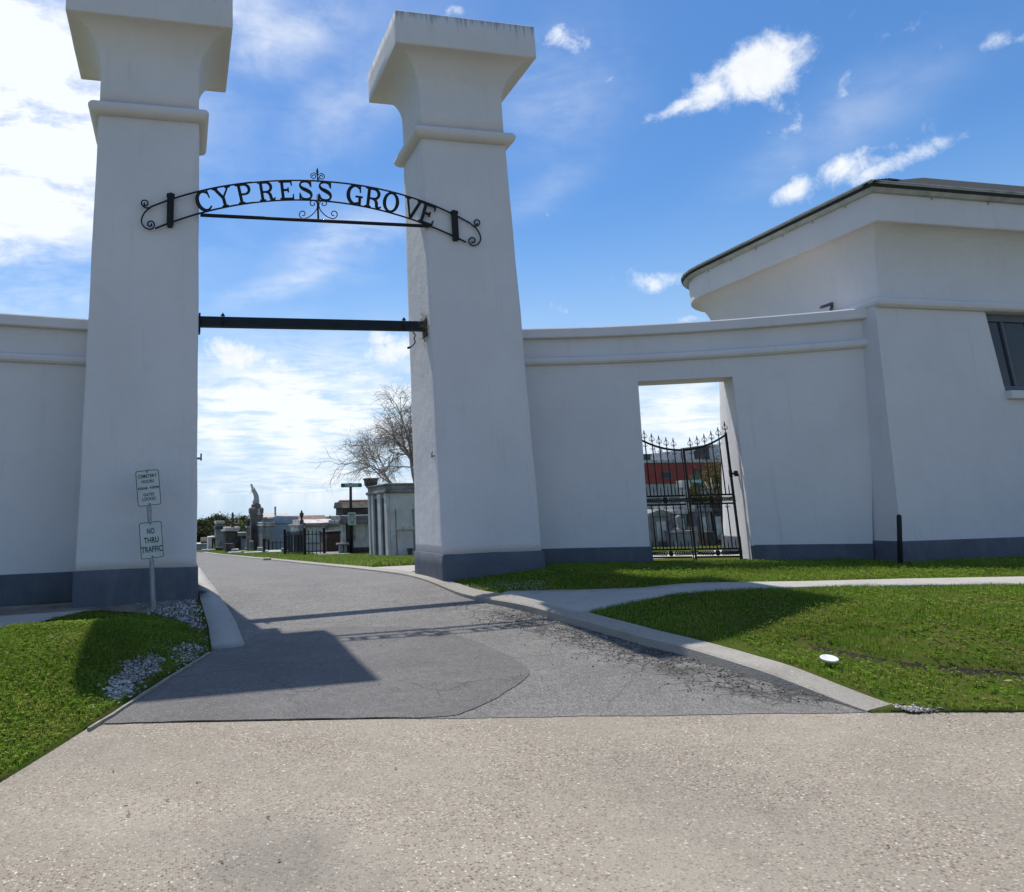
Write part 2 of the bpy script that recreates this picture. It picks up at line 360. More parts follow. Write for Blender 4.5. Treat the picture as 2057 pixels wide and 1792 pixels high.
def m_asphalt(name, a, crack=False, spk=.5, few=False):
    m, t, p = new_mat(name); P = pos(t)
    big = t.noise(P, .8, 6, .6, .5); st = t.new('ShaderNodeMapping', {'Vector': P, 'Rotation': (0, 0, -.25), 'Scale': (.5, 1.6, 1)})
    med = t.noise(st.outputs[0], 2.2, 7, .65, .4)
    col = t.mix(t.ss(big, .3, .7), c4(a), c4(tuple(x*.78 for x in a)))
    col = t.mix(t.math('MULTIPLY', t.ss(med, .42, .72), .45), col, c4(tuple(x*1.32 for x in a)))
    vo = t.new('ShaderNodeTexVoronoi', {'Vector': P, 'Scale': 78.}, feature='F1'); sc = t.new('ShaderNodeSeparateColor', {0: vo.outputs['Color']})
    stone = t.ss(vo.outputs['Distance'], .6, .3)
    tone = t.mix(t.math('POWER', sc.outputs[0], 2.5), (.03, .03, .032, 1), (.42, .41, .40, 1))
    col = t.mix(t.math('MULTIPLY', stone, spk), col, tone)
    col = t.mix(t.math('MULTIPLY', t.ss(t.noise(P, 14, 7, .75), .44, .66), .38), col, c4(tuple(x*.5 for x in a)))
    col = t.mix(t.math('MULTIPLY', t.ss(t.noise(P, 3.4, 7, .7, .8), .54, .7), .3), col, c4((a[0]*1.45, a[1]*1.42, a[2]*1.35)))
    h = t.math('ADD', t.math('MULTIPLY', stone, .5), t.math('MULTIPLY', t.noise(P, 160, 2, .6), .3))
    if few:
        wp = t.vmath('ADD', P, t.vmath('SCALE', t.new('ShaderNodeTexNoise', {'Vector': P, 'Scale': 2.2, 'Detail': 6.}).outputs['Color'], .5))
        ck = t.math('MULTIPLY', t.ss(t.new('ShaderNodeTexVoronoi', {'Vector': wp, 'Scale': .95}, feature='DISTANCE_TO_EDGE').outputs[0], .012, .002), t.ss(t.noise(P, .9, 4, .6), .42, .6))
        col = t.mix(t.math('MULTIPLY', ck, .34), col, (.03, .029, .028, 1)); h = t.math('SUBTRACT', h, ck)
    if crack:
        at = t.new('ShaderNodeAttribute', attribute_name='wear'); wv = at.outputs['Fac']
        wp = t.vmath('ADD', P, t.vmath('SCALE', t.new('ShaderNodeTexNoise', {'Vector': P, 'Scale': 5., 'Detail': 5.}).outputs['Color'], .13))
        v1 = t.new('ShaderNodeTexVoronoi', {'Vector': wp, 'Scale': 3.4}, feature='DISTANCE_TO_EDGE').outputs[0]
        v2 = t.new('ShaderNodeTexVoronoi', {'Vector': wp, 'Scale': 9.}, feature='DISTANCE_TO_EDGE').outputs[0]
        c1 = t.math('MULTIPLY', t.ss(v1, .024, .006), t.ss(wv, .18, .5)); c2 = t.math('MULTIPLY', t.ss(v2, .06, .01), t.ss(wv, .5, .85))
        lonely = t.math('MULTIPLY', t.ss(t.new('ShaderNodeTexVoronoi', {'Vector': wp, 'Scale': .55}, feature='DISTANCE_TO_EDGE').outputs[0], .007, .002), .26)
        ck = t.math('MAXIMUM', t.math('MAXIMUM', c1, c2), lonely)
        col = t.mix(t.math('MULTIPLY', ck, .62), col, (.012, .012, .012, 1))
        hole = t.math('MULTIPLY', t.ss(t.noise(P, 5.5, 6, .7), .46, .6), t.ss(wv, .6, .95))
        col = t.mix(t.math('MULTIPLY', hole, .6), col, (.028, .027, .025, 1))
        h = t.math('SUBTRACT', h, t.math('ADD', t.math('MULTIPLY', ck, 2.2), t.math('MULTIPLY', hole, 1.5)))
    t.set(p.inputs['Base Color'], col); p.inputs['Roughness'].default_value = .78; p.inputs['Specular IOR Level'].default_value = .35
    bm = t.new('ShaderNodeBump', {'Height': h, 'Strength': .7, 'Distance': .008}); t.set(p.inputs['Normal'], bm.outputs[0])
    return m
def m_leaf(name, cols, trans=.3, rough=.6, dry=None):
    m, t, p = new_mat(name); g = t.new('ShaderNodeNewGeometry')
    r = t.new('ShaderNodeValToRGB', {0: g.outputs['Random Per Island']}); e = r.color_ramp.elements
    e[0].color = c4(cols[0]); e[1].color = c4(cols[-1])
    for i, c in enumerate(cols[1:-1]): q = e.new((i+1)/(len(cols)-1)); q.color = c4(c)
    col = t.mix(t.math('MULTIPLY', t.ss(t.noise(g.outputs['Position'], .9, 5, .6), .4, .7), .45), r.outputs[0], c4((cols[0][0]*.95, cols[0][1]*.72, cols[0][2])))
    if dry: col = t.mix(t.math('MULTIPLY', t.ss(t.noise(g.outputs['Position'], 1.7, 7, .68, .5), .5, .7), .45), col, c4(dry))
    t.set(p.inputs['Base Color'], col); p.inputs['Roughness'].default_value = rough; p.inputs['Specular IOR Level'].default_value = .06
    tr = t.new('ShaderNodeBsdfTranslucent', {'Color': col}); mx = t.new('ShaderNodeMixShader', {0: trans})
    t.l.new(p.outputs[0], mx.inputs[1]); t.l.new(tr.outputs[0], mx.inputs[2])
    t.l.new(mx.outputs[0], t.n['Material Output'].inputs[0])
    return m
def m_glass(name, col=(.02, .026, .036)):
    m, t, p = new_mat(name); P = pos(t)
    t.set(p.inputs['Base Color'], t.mix(t.noise(P, 2.5, 3, .5), c4(col), c4(tuple(x*1.7 for x in col)))); p.inputs['Roughness'].default_value = .12; p.inputs['Specular IOR Level'].default_value = .2
    return m
def m_brick(name, a, b, mortar, sc=4.):
    m, t, p = new_mat(name); P = pos(t); s = t.new('ShaderNodeSeparateXYZ', {0: P})
    v = t.new('ShaderNodeCombineXYZ', {0: t.math('ADD', s.outputs[0], s.outputs[1]), 1: s.outputs[2]})
    br = t.new('ShaderNodeTexBrick', {'Vector': v.outputs[0], 'Color1': c4(a), 'Color2': c4(b), 'Mortar': c4(mortar), 'Scale': sc, 'Mortar Size': .03})
    t.set(p.inputs['Base Color'], t.mix(t.math('MULTIPLY', t.ss(t.noise(P, 2, 5, .6), .4, .7), .5), br.outputs[0], c4(tuple(x*.5 for x in a)))); p.inputs['Roughness'].default_value = .9
    return m

WHITE = (.635, .61, .605)
M = {}
M['stucco'] = stucco('white_stucco', WHITE)
M['stucco_cap'] = stucco('white_stucco_weathered', WHITE, ztop=9.55, streak=.5)
M['plinth'] = plain('slate_blue_paint', (.095, .108, .132), (.078, .088, .108), .8, 3., .3, 40., stain=(.17, .165, .155), stain_amt=.4, stain_scale=2.6)
M['iron'] = plain('black_iron', (.012, .013, .016), (.022, .02, .02), .6, 14., .2, 80., spec=.2)
M['gate_iron'] = plain('rusted_black_iron', (.014, .013, .015), (.032, .02, .016), .6, 16., .2, 80., spec=.2)
M['beam'] = plain('dark_blue_grey_steel', (.012, .017, .022), (.018, .024, .03), .6, 8., .1, 60., spec=.2)
M['street'] = m_concrete('exposed_aggregate_concrete', (.312, .275, .22), (.25, .219, .175), pebble=.82, scale=74., stain=True)
M['walk'] = m_concrete('old_pavement_concrete', (.40, .385, .35), (.33, .315, .285))
M['kerb'] = m_concrete('kerb_concrete', (.34, .32, .28), (.25, .23, .20), pebble=.25, scale=70.)
M['asphalt'] = m_asphalt('worn_asphalt', (.19, .178, .163), crack=True, spk=.62)
M['patch'] = m_asphalt('patched_asphalt', (.142, .134, .126), few=True, spk=.4)
M['soil'] = plain('shaded_soil', (.035, .027, .018), (.07, .052, .035), .95, 9., .6, 50.)  # bare soil, its colour darkened to paint the shadow inside the rut
M['dirt'] = plain('stained_concrete_dirt', (.15, .125, .10), (.23, .195, .16), .92, 3.5, .5, 60., stain=(.05, .045, .038), stain_amt=.85)
M['turf'] = plain('turf_base', (.05, .085, .012), (.085, .085, .025), 1., 5., .6, 40., spec=0.)
M['grass'] = m_leaf('grass_blades', [(.075, .16, .012), (.14, .27, .02), (.23, .35, .035), (.18, .29, .03), (.42, .39, .15)], .5, dry=(.37, .35, .08))
M['lawn2'] = m_leaf('sunny_grass_blades', [(.12, .21, .025), (.19, .30, .04), (.27, .36, .07), (.34, .36, .13)], .5, dry=(.36, .33, .11))
M['shell'] = m_leaf('crushed_shell', [(.10, .09, .075), (.24, .225, .20), (.40, .385, .36), (.64, .62, .59)], 0., .8)
M['crumb'] = m_leaf('asphalt_crumbs', [(.06, .06, .058), (.13, .125, .12), (.22, .21, .2), (.36, .33, .3)], 0., .85)
M['litterleaf'] = m_leaf('dry_leaves', [(.16, .10, .05), (.26, .18, .09), (.38, .30, .18), (.10, .07, .05)], .2)
M['wood'] = plain('grey_timber', (.33, .29, .245), (.22, .19, .16), .85, 12., .4, 40.)
M['galv'] = plain('galvanised_steel', (.34, .36, .37), (.24, .255, .265), .5, 18., .1, 60., metal=.35, stain=(.12, .10, .085), stain_amt=.4)
M['signwhite'] = plain('sign_white', (.52, .54, .52), (.45, .47, .45), .45, 5.)
M['signgreen'] = plain('sign_dark_green_ink', (.012, .045, .03), (.014, .05, .034), .5, 5.)
M['letterwhite'] = plain('sign_letter_white', (.85, .86, .85), (.8, .8, .8), .4, 5.)
M['streetgreen'] = plain('street_sign_green', (.005, .16, .085), (.006, .14, .075), .45, 5.)
M['gutter'] = plain('gutter_grey', (.42, .43, .41), (.32, .33, .32), .55, 5., .1, 40., stain=(.12, .12, .11), stain_amt=.5)
M['shingle'] = plain('asphalt_shingle', (.035, .034, .033), (.018, .018, .018), .95, 26., .8, 30.)
M['glass'] = m_glass('dark_window_glass')
M['frame'] = plain('window_frame_blue_grey', (.10, .115, .13), (.085, .095, .11), .6, 6.)
M['tombwhite'] = plain('whitewashed_tomb', (.60, .58, .54), (.44, .43, .40), .9, 3.5, .4, 40., stain=(.07, .07, .06), stain_amt=.85)
M['tombclean'] = plain('clean_white_tomb', (.62, .60, .57), (.52, .50, .47), .9, 3.5, .3, 40., stain=(.2, .19, .17), stain_amt=.35)
M['tombgrey'] = plain('weathered_grey_tomb', (.28, .275, .265), (.18, .175, .17), .9, 3., .4, 40., stain=(.045, .045, .042), stain_amt=.85)
M['tombblue'] = plain('pale_blue_grey_tomb', (.36, .41, .47), (.30, .345, .40), .85, 2.5, .2, 40., stain=(.12, .12, .12), stain_amt=.3)
M['tombdark'] = plain('blackened_stone', (.045, .04, .038), (.10, .085, .07), .92, 4., .5, 30., stain=(.015, .014, .013), stain_amt=.7)
M['marble'] = plain('weathered_marble', (.52, .50, .46), (.36, .34, .31), .8, 5., .2, 40., stain=(.05, .047, .043), stain_amt=.8, stain_scale=2.)
M['granite'] = plain('brown_granite', (.19, .165, .14), (.12, .105, .09), .8, 5., .3, 40., stain=(.03, .028, .026), stain_amt=.7)
M['brownroof'] = plain('brown_tomb_roof', (.24, .16, .13), (.15, .10, .085), .9, 4., .4, 30., stain=(.05, .04, .035), stain_amt=.5)
M['tanroof'] = plain('tan_tomb_roof', (.50, .44, .37), (.42, .37, .31), .9, 3., .2, 30.)
M['redtrim'] = plain('red_trim', (.36, .05, .04), (.28, .04, .035), .8, 5.)
M['brick'] = m_brick('old_red_brick', (.20, .075, .045), (.13, .05, .035), (.22, .19, .16), 6.)
M['redwall'] = plain('red_metal_cladding', (.30, .045, .035), (.26, .04, .03), .6, 1.5)
M['greywall'] = plain('pale_block_wall', (.42, .41, .38), (.34, .33, .31), .9, 2., stain=(.15, .14, .13), stain_amt=.4)
M['unit'] = plain('rooftop_unit_grey', (.40, .42, .44), (.30, .32, .34), .6, 3.)
M['dunit'] = plain('dark_rooftop_box', (.03, .032, .035), (.05, .05, .052), .6, 3.)
M['bark'] = plain('grey_bark', (.40, .35, .30), (.27, .23, .19), .95, 8., .5, 40.)
M['evergreen'] = m_leaf('dark_evergreen_leaves', [(.025, .04, .014), (.05, .07, .025), (.085, .10, .04), (.12, .11, .06)], .3)
M['olive'] = m_leaf('olive_leaves', [(.05, .065, .02), (.09, .10, .03), (.14, .145, .05), (.19, .16, .06)], .3)
M['paper'] = plain('white_plastic_lid', (.74, .75, .77), (.64, .65, .67), .4, 30., .2, 60.)
M['twig'] = plain('dead_straw', (.24, .19, .12), (.14, .11, .07), .95, 20.)

# ------------------------------------------------------------------ ground sheets
def inside(poly, x, y):
    x = np.asarray(x); y = np.asarray(y); r = np.zeros(x.shape, bool); n = len(poly)
    for i in range(n):
        ax, ay = poly[i][:2]; bx, by = poly[(i+1) % n][:2]
        if ay == by: continue
        r ^= ((ay > y) != (by > y)) & (x < (bx-ax)*(y-ay)/(by-ay)+ax)
    return r
def densify(poly, step):
    out = []
    for a, b in zip(poly, list(poly[1:])+[poly[0]]):
        a = np.array(a[:2], float); b = np.array(b[:2], float); n = max(1, int(np.linalg.norm(b-a)/step))
        out += [a+(b-a)*k/n for k in range(n)]
    return out
def drape(name, poly, m, fn, off=0., step=.3, thick=.0, wear=None, jitter=0.):
    B = densify(poly, step); n = len(B); P = np.array(B)
    x0, y0 = P.min(0); x1, y1 = P.max(0)
    gx, gy = np.meshgrid(np.arange(x0+step/2, x1, step), np.arange(y0+step/2, y1, step)); gx = gx.ravel(); gy = gy.ravel()
    k = inside(B, gx, gy); gx, gy = gx[k], gy[k]
    k = np.abs(poly_dist(gx, gy, [tuple(p) for p in B]+[tuple(B[0])])) > step*.35; gx, gy = gx[k], gy[k]
    pts = [Vector((float(p[0]), float(p[1]))) for p in B] + [Vector((float(a), float(b))) for a, b in zip(gx, gy)]
    V, E, Fc, *_ = delaunay_2d_cdt(pts, [(i, (i+1) % n) for i in range(n)], [], 1, 1e-6)
    vx = np.array([v[0] for v in V]); vy = np.array([v[1] for v in V]); vz = fn(vx, vy)+off
    me = bpy.data.meshes.new(name); me.from_pydata([(float(a), float(b), float(c)) for a, b, c in zip(vx, vy, vz)], [], [tuple(f) for f in Fc])
    b = bmesh.new(); b.from_mesh(me); bmesh.ops.recalc_face_normals(b, faces=b.faces)
    if b.faces and sum(f.normal.z for f in b.faces) < 0: bmesh.ops.reverse_faces(b, faces=b.faces)
    if thick:
        ed = [e for e in b.edges if e.is_boundary]; r = bmesh.ops.extrude_edge_only(b, edges=ed)
        for q in r['geom']:
            if isinstance(q, bmesh.types.BMVert): q.co.z -= thick
    b.to_mesh(me); b.free()
    for p in me.polygons: p.use_smooth = True
    if wear is not None:
        a = me.attributes.new('wear', 'FLOAT', 'POINT'); co = np.zeros(len(me.vertices)*3); me.vertices.foreach_get('co', co); co = co.reshape(-1, 3)
        a.data.foreach_set('value', wear(co[:, 0], co[:, 1]).astype(np.float32))
    me.materials.append(m); o = bpy.data.objects.new(name, me); COL.objects.link(o); return o
def struct(o, label, cat): return tag(o, label, cat, kind='structure')

# base terrain reaching the horizon
xs = np.concatenate([-np.geomspace(1500, 14, 16), np.arange(-12, 40, 2.), np.geomspace(42, 1500, 16)])
ys = np.concatenate([-np.geomspace(600, 9, 8), np.arange(-8, 14, .5), np.arange(14, 70, 2.), np.geomspace(72, 2500, 18)])
gx, gy = np.meshgrid(xs, ys); gz_ = G(gx, gy)-.06
nx, ny = len(xs), len(ys); I = np.arange(nx*ny).reshape(ny, nx)
struct(raw_mesh('ground', np.stack([gx.ravel(), gy.ravel(), gz_.ravel()], 1), np.stack([I[:-1, :-1].ravel(), I[:-1, 1:].ravel(), I[1:, 1:].ravel(), I[1:, :-1].ravel()], 1), M['turf']), 'cemetery ground of worn turf reaching the horizon', 'ground')

# street edge / concrete apron
S_L = gp(0, 1572)[:2]; E0 = gp(185, 1457)[:2]; E1 = gp(900, 1444)[:2]; E2 = gp(1741, 1432)[:2]; E3 = gp(2057, 1431)[:2]
dE = (E3-E2)/np.linalg.norm(E3-E2); FAR_R = E3 + dE*25
nE = np.array([-dE[1], dE[0]])*.02
def rag(pts, amp=.022, step=.09):
    out = []
    for a, b in zip(pts[:-1], pts[1:]):
        a = np.array(a); b = np.array(b); n = max(1, int(np.linalg.norm(b-a)/step))
        for k in range(n):
            p = a+(b-a)*k/n; out.append((p[0]+amp*.4*mnoise.noise((p[0]*9, p[1]*9, 2.)), p[1]+amp*(mnoise.noise((p[0]*3.1, p[1]*3.1, 0.))+.6*mnoise.noise((p[0]*11, p[1]*11, 5.)))))
    return out+[tuple(pts[-1])]
EL = rag([E0, gp(300, 1453)[:2], gp(470, 1449)[:2], gp(700, 1445)[:2], E1, gp(1300, 1438)[:2], E2])
street = [(-30, S_L[1]+.4), tuple(S_L+np.array([-.05, .1])), tuple(E0+nE), tuple(E1+nE), tuple(E2+nE), tuple(E3+nE), tuple(FAR_R+nE), (30, -14), (-30, -14)]
struct(drape('street', street, M['street'], G, 0., .5), 'tan exposed aggregate concrete street apron in the foreground', 'street')
# drive
far = [np.array(p) for p in KR]
left_far = [p + .0*p for p in offset_line(KR, -3.55)]
lefts = [tuple(gp(u, v)[:2]) for u, v in ((420, 1310), (491, 1298), (476, 1258), (458, 1226), (441, 1202), (418, 1168), (400, 1142))]
lf = [tuple(p) for p in left_far if p[1] > lefts[-1][1]+1.5]
kr_end = KR[-1]; dirf = (KR[-1]-KR[-7]); dirf /= np.linalg.norm(dirf)
ext_r = [tuple(kr_end+dirf*d) for d in (20, 60)]; ext_l = [(a-3.6, b) for a, b in ext_r]
drive = [tuple(E0)] + lefts + lf + ext_l + ext_r[::-1] + [tuple(p) for p in KR[::-1]] + [tuple(p) for p in EL[-2:0:-1]]
def wear_fn(x, y):
    d = np.abs(poly_dist(x, y, KR_lo)); t = tpar(x, y)
    return (1-sst(d, .12, .95))*sst(t, .0, .5)*(1-sst(t, 3.0, 4.6)) + .32*(1-sst(d, .3, 2.1))*sst(t, .1, .8)*(1-sst(t, 3., 4.5))
struct(drape('drive', drive, M['asphalt'], G, .004, .14, wear=wear_fn), 'worn grey asphalt drive running through the gateway into the cemetery', 'road')
pat = [gp(u, v)[:2] for u, v in ((200, 1453), (300, 1389), (421, 1312), (489, 1301), (512, 1276), (640, 1263), (760, 1260), (850, 1262), (935, 1283), (1010, 1313), (1054, 1340), (1062, 1356), (1045, 1374), (1000, 1402), (955, 1425), (915, 1437), (870, 1443))]
struct(drape('asphalt_patch', rag([tuple(p) for p in smooth_line(pat, 3)], .03, .12)[:-1] + [(p[0], p[1]+.004) for p in EL[::-1] if float(pat[-1][0]) > p[0] > E0[0]+.06], M['patch'], G, .009, .14), 'smoother dark asphalt patch on the drive by the street', 'asphalt patch')
# kerbs
def kerb(line, width, hfn, name, label, m, n0=0, side=1):
    A = line; B = offset_line(line, width*side); rings = []
    for i, (a, b) in enumerate(zip(A, B)):
        ha = float(G(a[0], a[1])); hb = float(G(b[0], b[1])); h = float(hfn(a[0], a[1])); j = mnoise.noise((a[0]*3, a[1]*3, 0))*.012
        q = a+(b-a)*.12+(b-a)*j
        rings.append([(a[0], a[1], ha-.1), (a[0]+(b[0]-a[0])*.03, a[1]+(b[1]-a[1])*.03, ha+h*.8), (q[0], q[1], ha+h), (b[0], b[1], hb+h+.008), (b[0], b[1], hb-.1)])
    mb = MB().rings(rings, True, True, False); return struct(mb.build(name, m), label, 'kerb')
kerb(KR, .27, kerb_h, 'kerb', 'low worn concrete kerb curving up the right side of the drive', M['kerb'])
# paved wedge by the left pillar
wedge = [tuple(gp(u, v)[:2]) for u, v in ((491, 1298), (425, 1303.5), (419, 1262), (408, 1225), (398, 1192))] + [(.26, 10.6), (.2, 13.0), lefts[-1], lefts[-2], lefts[-3], lefts[-4], lefts[-5]]
struct(drape('pavement_wedge', wedge, M['walk'], G, .03, .2, thick=.06), 'narrow concrete strip between the left gate pillar and the drive', 'pavement')
# right lawn + pavement + gravel
lawn_r = [tuple(p) for p in KR_in if p[1] < 11.3] + [(30, 11.2), tuple(FAR_R), tuple(E3), tuple(E2+dE*.02)]
struct(drape('lawn', lawn_r, M['turf'], LR, 0., .14, thick=.12), 'right hand lawn sloping down from the wall to the street', 'lawn')
swk = [gp(u, v, LR)[:2] for u, v in ((2057, 1161), (1829, 1165), (1630, 1170), (1295, 1183), (1120, 1187.5), (1022, 1189.5), (1005, 1195), (1080, 1212), (1165, 1232), (1230, 1219), (1350, 1194.5), (1462, 1188), (1745, 1179.5), (2057, 1176.5))]
dS = (swk[0]-swk[1])/np.linalg.norm(swk[0]-swk[1]); swk = [tuple(swk[0]+dS*14)] + [tuple(p) for p in swk] + [tuple(swk[-1]+dS*14)]
struct(drape('pavement', swk, M['walk'], LR, .018, .2, thick=.05), 'light concrete pavement crossing the right lawn', 'pavement')
PAVE_R = [tuple(p) for p in swk]
rr_ = [tuple(p) for p in offset_line(RUT, .06)] + [tuple(p) for p in offset_line(RUT, -.08)][::-1]
struct(drape('soil_rut', rr_, M['soil'], LR, .008, .06), 'bare soil rut with painted shade across the right hand lawn', 'rut')
# left lawn, dirt strip and pavement
lawn_l = [(-14, S_L[1]+.2), tuple(S_L), tuple(E0), tuple(gp(421, 1309)[:2])] + [tuple(p) for p in KL_in[:4]] + [(.2, 10.35), (-14, 10.6)]
struct(drape('lawn', lawn_l, M['turf'], LL, 0., .14, thick=.12), 'left hand lawn mound beside the drive', 'lawn')
def GLL(x, y): return LL(x, y)
dirt = [tuple(gp(u, v, LL)[:2]) for u, v in ((0, 1240), (120, 1235), (200, 1228), (290, 1234), (330, 1222), (396, 1196))] + [(.22, 10.5), (-9, 11.0)]
dirt[0] = (dirt[0][0]-.0, dirt[0][1]); dirt.append((-9, dirt[0][1]))
struct(drape('dirt_strip', dirt, M['dirt'], LL, .012, .2), 'stained bare dirt and concrete strip at the foot of the left pillar', 'dirt')
lp = [tuple(gp(u, v, LL)[:2]) for u, v in ((180, 1229.5), (0, 1234), (0, 1274), (60, 1258))]
lp[1] = (lp[1][0]-5, lp[1][1]); lp[2] = (lp[2][0]-5, lp[2][1])
struct(drape('pavement', lp, M['walk'], LL, .026, .2), 'sunlit concrete pavement behind the left lawn', 'pavement')
# side avenue inside the cemetery and path behind the small gate
av = [tuple(gp(u, v)[:2]) for u, v in ((719, 1143.5), (838, 1137), (838, 1150.5), (792, 1152.5))]
dA = np.array(av[1])-np.array(av[0]); dA /= np.linalg.norm(dA); av[1] = tuple(np.array(av[1])+dA*20); av[2] = tuple(np.array(av[2])+dA*20)
struct(drape('side_avenue', av, M['walk'], G, .02, .35), 'grey side avenue branching right inside the cemetery', 'road')

# ------------------------------------------------------------------ gate pillars
def rrect(cx, cy, hw, hd, z, r=.035, n=12, amp=0.):
    """rounded rectangle ring with slightly wavering plaster"""
    pts = []
    for (sx, sy, a0) in ((1, -1, -90), (1, 1, 0), (-1, 1, 90), (-1, -1, 180)):
        for k in range(4):
            a = math.radians(a0+k*30); pts.append((sx*(hw-r)+r*math.cos(a), sy*(hd-r)+r*math.sin(a)))
        nx_ = {(1, -1): (1, 1), (1, 1): (-1, 1), (-1, 1): (-1, -1), (-1, -1): (1, -1)}[(sx, sy)]
        p0 = pts[-1]; p1 = (nx_[0]*(hw-r)+r*math.cos(math.radians(a0+90)), nx_[1]*(hd-r)+r*math.sin(math.radians(a0+90)))
        for k in range(1, n): pts.append((p0[0]+(p1[0]-p0[0])*k/n, p0[1]+(p1[1]-p0[1])*k/n))
    out = []
    for x, y in pts:
        d = mnoise.noise((x*1.3+cx*7, y*1.3, z*1.1))*amp + mnoise.noise((x*4+cx*7, y*4, z*4))*amp*.35
        l = math.hypot(x, y); out.append((cx+x*(1+d/l), cy+y*(1+d/l), z))
    return out
HP, HB, HC, HCT = .366, 7.134, 8.4355, 9.043
def gate_pillar(cx, cy, cz, label):
    t = thing('gate_pillar', label, 'gate pillar', (cx, cy, cz), 'white gate pillars')
    hw = lambda h: .785-.0053*(h-HP); hd = lambda h: .6424-.0228*(h-HP)
    mb = MB(); mb.rings([rrect(0, 0, hw(h)+.022, hd(h)+.022, h, .03, 12, .006) for h in (-.5, -.2, 0, .2)] + [[(x, y, z+mnoise.noise((x*2.2+cx, y*2.2, 7.))*.011+mnoise.noise((x*9+cx, y*9, 7.))*.004) for x, y, z in r] for r in (rrect(0, 0, hw(HP)+.022, hd(HP)+.022, HP-.02, .03, 12, .006), rrect(0, 0, hw(HP)-.01, hd(HP)-.01, HP+.003, .03, 12, .0))], smooth=True)
    mb.build('plinth', M['plinth'], t)
    mb = MB(); mb.rings([rrect(0, 0, hw(h), hd(h), h, .035, 14, .010) for h in np.linspace(HP-.03, HB-.04, 46)], smooth=True); mb.build('shaft', M['stucco'], t)
    # torus moulding
    prof = [(0, -.13), (.02, -.13), (.085, -.115), (.125, -.08), (.142, -.035), (.142, .0), (.12, .04), (.08, .06), (0, .062)]
    mb = MB(); mb.rings([rrect(0, 0, hw(HB)+a, hd(HB)+a, HB+b, .05, 12, .004) for a, b in prof], smooth=True); mb.build('moulding', M['stucco'], t)
    # cavetto capital and slab
    ow, od = 1.2307, .8917; w0, d0 = hw(HB)-.01, hd(HB)-.0; zs = HC-.62; rg = [rrect(0, 0, w0, d0, z, .03, 12, .006) for z in (HB+.05, HB+.35, zs)]
    for k in range(1, 10):
        a = k/9*PI/2; f = 1-math.cos(a); rg.append(rrect(0, 0, w0+(ow-w0)*.93*f, d0+(od-d0)*.93*f, zs+.615*math.sin(a), .03, 12, .004))
    rg += [rrect(0, 0, ow*.995, od*.995, HC, .02, 12, .0)] + [rrect(0, 0, ow, od, z, .03, 12, .008) for z in (HC+.02, HC+.2, HC+.4, HCT-.03)] + [rrect(0, 0, ow-.03, od-.03, HCT, .03, 12, 0)]
    mb = MB(); mb.rings(rg, smooth=True); mb.build('capital', M['stucco_cap'], t)
    return t
LPX, LPY, LPZ = -.5613, 10.9376, .4982; RPX, RPY, RPZ = 4.5198, 10.9077, .5464
gate_pillar(LPX, LPY, LPZ, 'tall white stucco gate pillar behind the two cemetery signs')
gate_pillar(RPX, RPY, RPZ, 'tall white stucco gate pillar joined to the wall with the side gate')

# ------------------------------------------------------------------ curved walls
def arc_fn(pts):
    c = np.polyfit([p[0] for p in pts], [p[1] for p in pts], 2); return lambda x: float(np.polyval(c, x)), lambda x: float(np.polyval(np.polyder(c), x))
RW, RWd = arc_fn([(5.3, 11.02), (8.34, 10.18), (10.62, 9.02)])
def hit(u, v, f=RW, off=0.):
    """where the line of sight meets the wall's front face"""
    d = ray(u, v); lo, hi = 5., 14.
    for _ in range(50):
        m = (lo+hi)/2
        if d[1]*m - f(d[0]*m) - off < 0: lo = m
        else: hi = m
    return CAM+d*lo
def sweep(mb, f, df, prof, s0, s1, n=24, caps=True):
    """prof: (offset outwards, z); s0/s1: x limits, numbers or functions of z"""
    g = lambda s, z: s(z) if callable(s) else s; rings = []
    for i in range(n+1):
        r = []
        for o, z in prof:
            x = g(s0, z)+(g(s1, z)-g(s0, z))*i/n; k = df(x); l = math.hypot(1, k); wv = mnoise.noise((x*.9, z*.9, 3.))*.008
            r.append((x+k/l*(o+wv)*1., f(x)-1/l*(o+wv), z))
        rings.append(r)
    return mb.rings(rings, caps, caps, False)
WT = 4.5; WB = .42; WPL = .9; TH = .50; zl = [WB, 1.4, 2.2]
jl0, jl1 = hit(1282, 768), hit(1308, 1132); jr0, jr1 = hit(1472, 754), hit(1514, 1122)
LZ = (jl0[2]+jr0[2])/2
jl = lambda z: jl0[0]+(jl1[0]-jl0[0])*(jl0[2]-z)/(jl0[2]-jl1[2]); jr = lambda z: jr0[0]+(jr1[0]-jr0[0])*(jr0[2]-z)/(jr0[2]-jr1[2])
def fb(zs, fo=0., bo=TH): return [(fo, z) for z in zs]+[(-bo, z) for z in zs[::-1]]
WX0, WX1 = 5.1, 10.62
wall = thing('boundary_wall', 'white curved stucco wall with a gated doorway between the right pillar and the house', 'wall', (7.9, 10.2, .5))
mb = MB()
zz = [WB, 1.2, 2., 2.8, LZ, WT-.16]
jlc = lambda z: jl(min(z, LZ)); jrc = lambda z: jr(min(z, LZ)); we0, we1 = hit(1748, 640), hit(1753, 1090)
WE = lambda z: we0[0]+(we1[0]-we0[0])*(we0[2]-z)/(we0[2]-we1[2])
sweep(mb, RW, RWd, fb(zz), WX0, jlc, 10); sweep(mb, RW, RWd, fb(zz), jrc, WE, 10); sweep(mb, RW, RWd, fb([LZ, WT-.16]), jl(LZ), jr(LZ), 6); sweep(mb, RW, RWd, fb(zz, -.10, TH-.01), WE, WX1+.06, 3)
part('wall_body', mb, M['stucco'], wall)
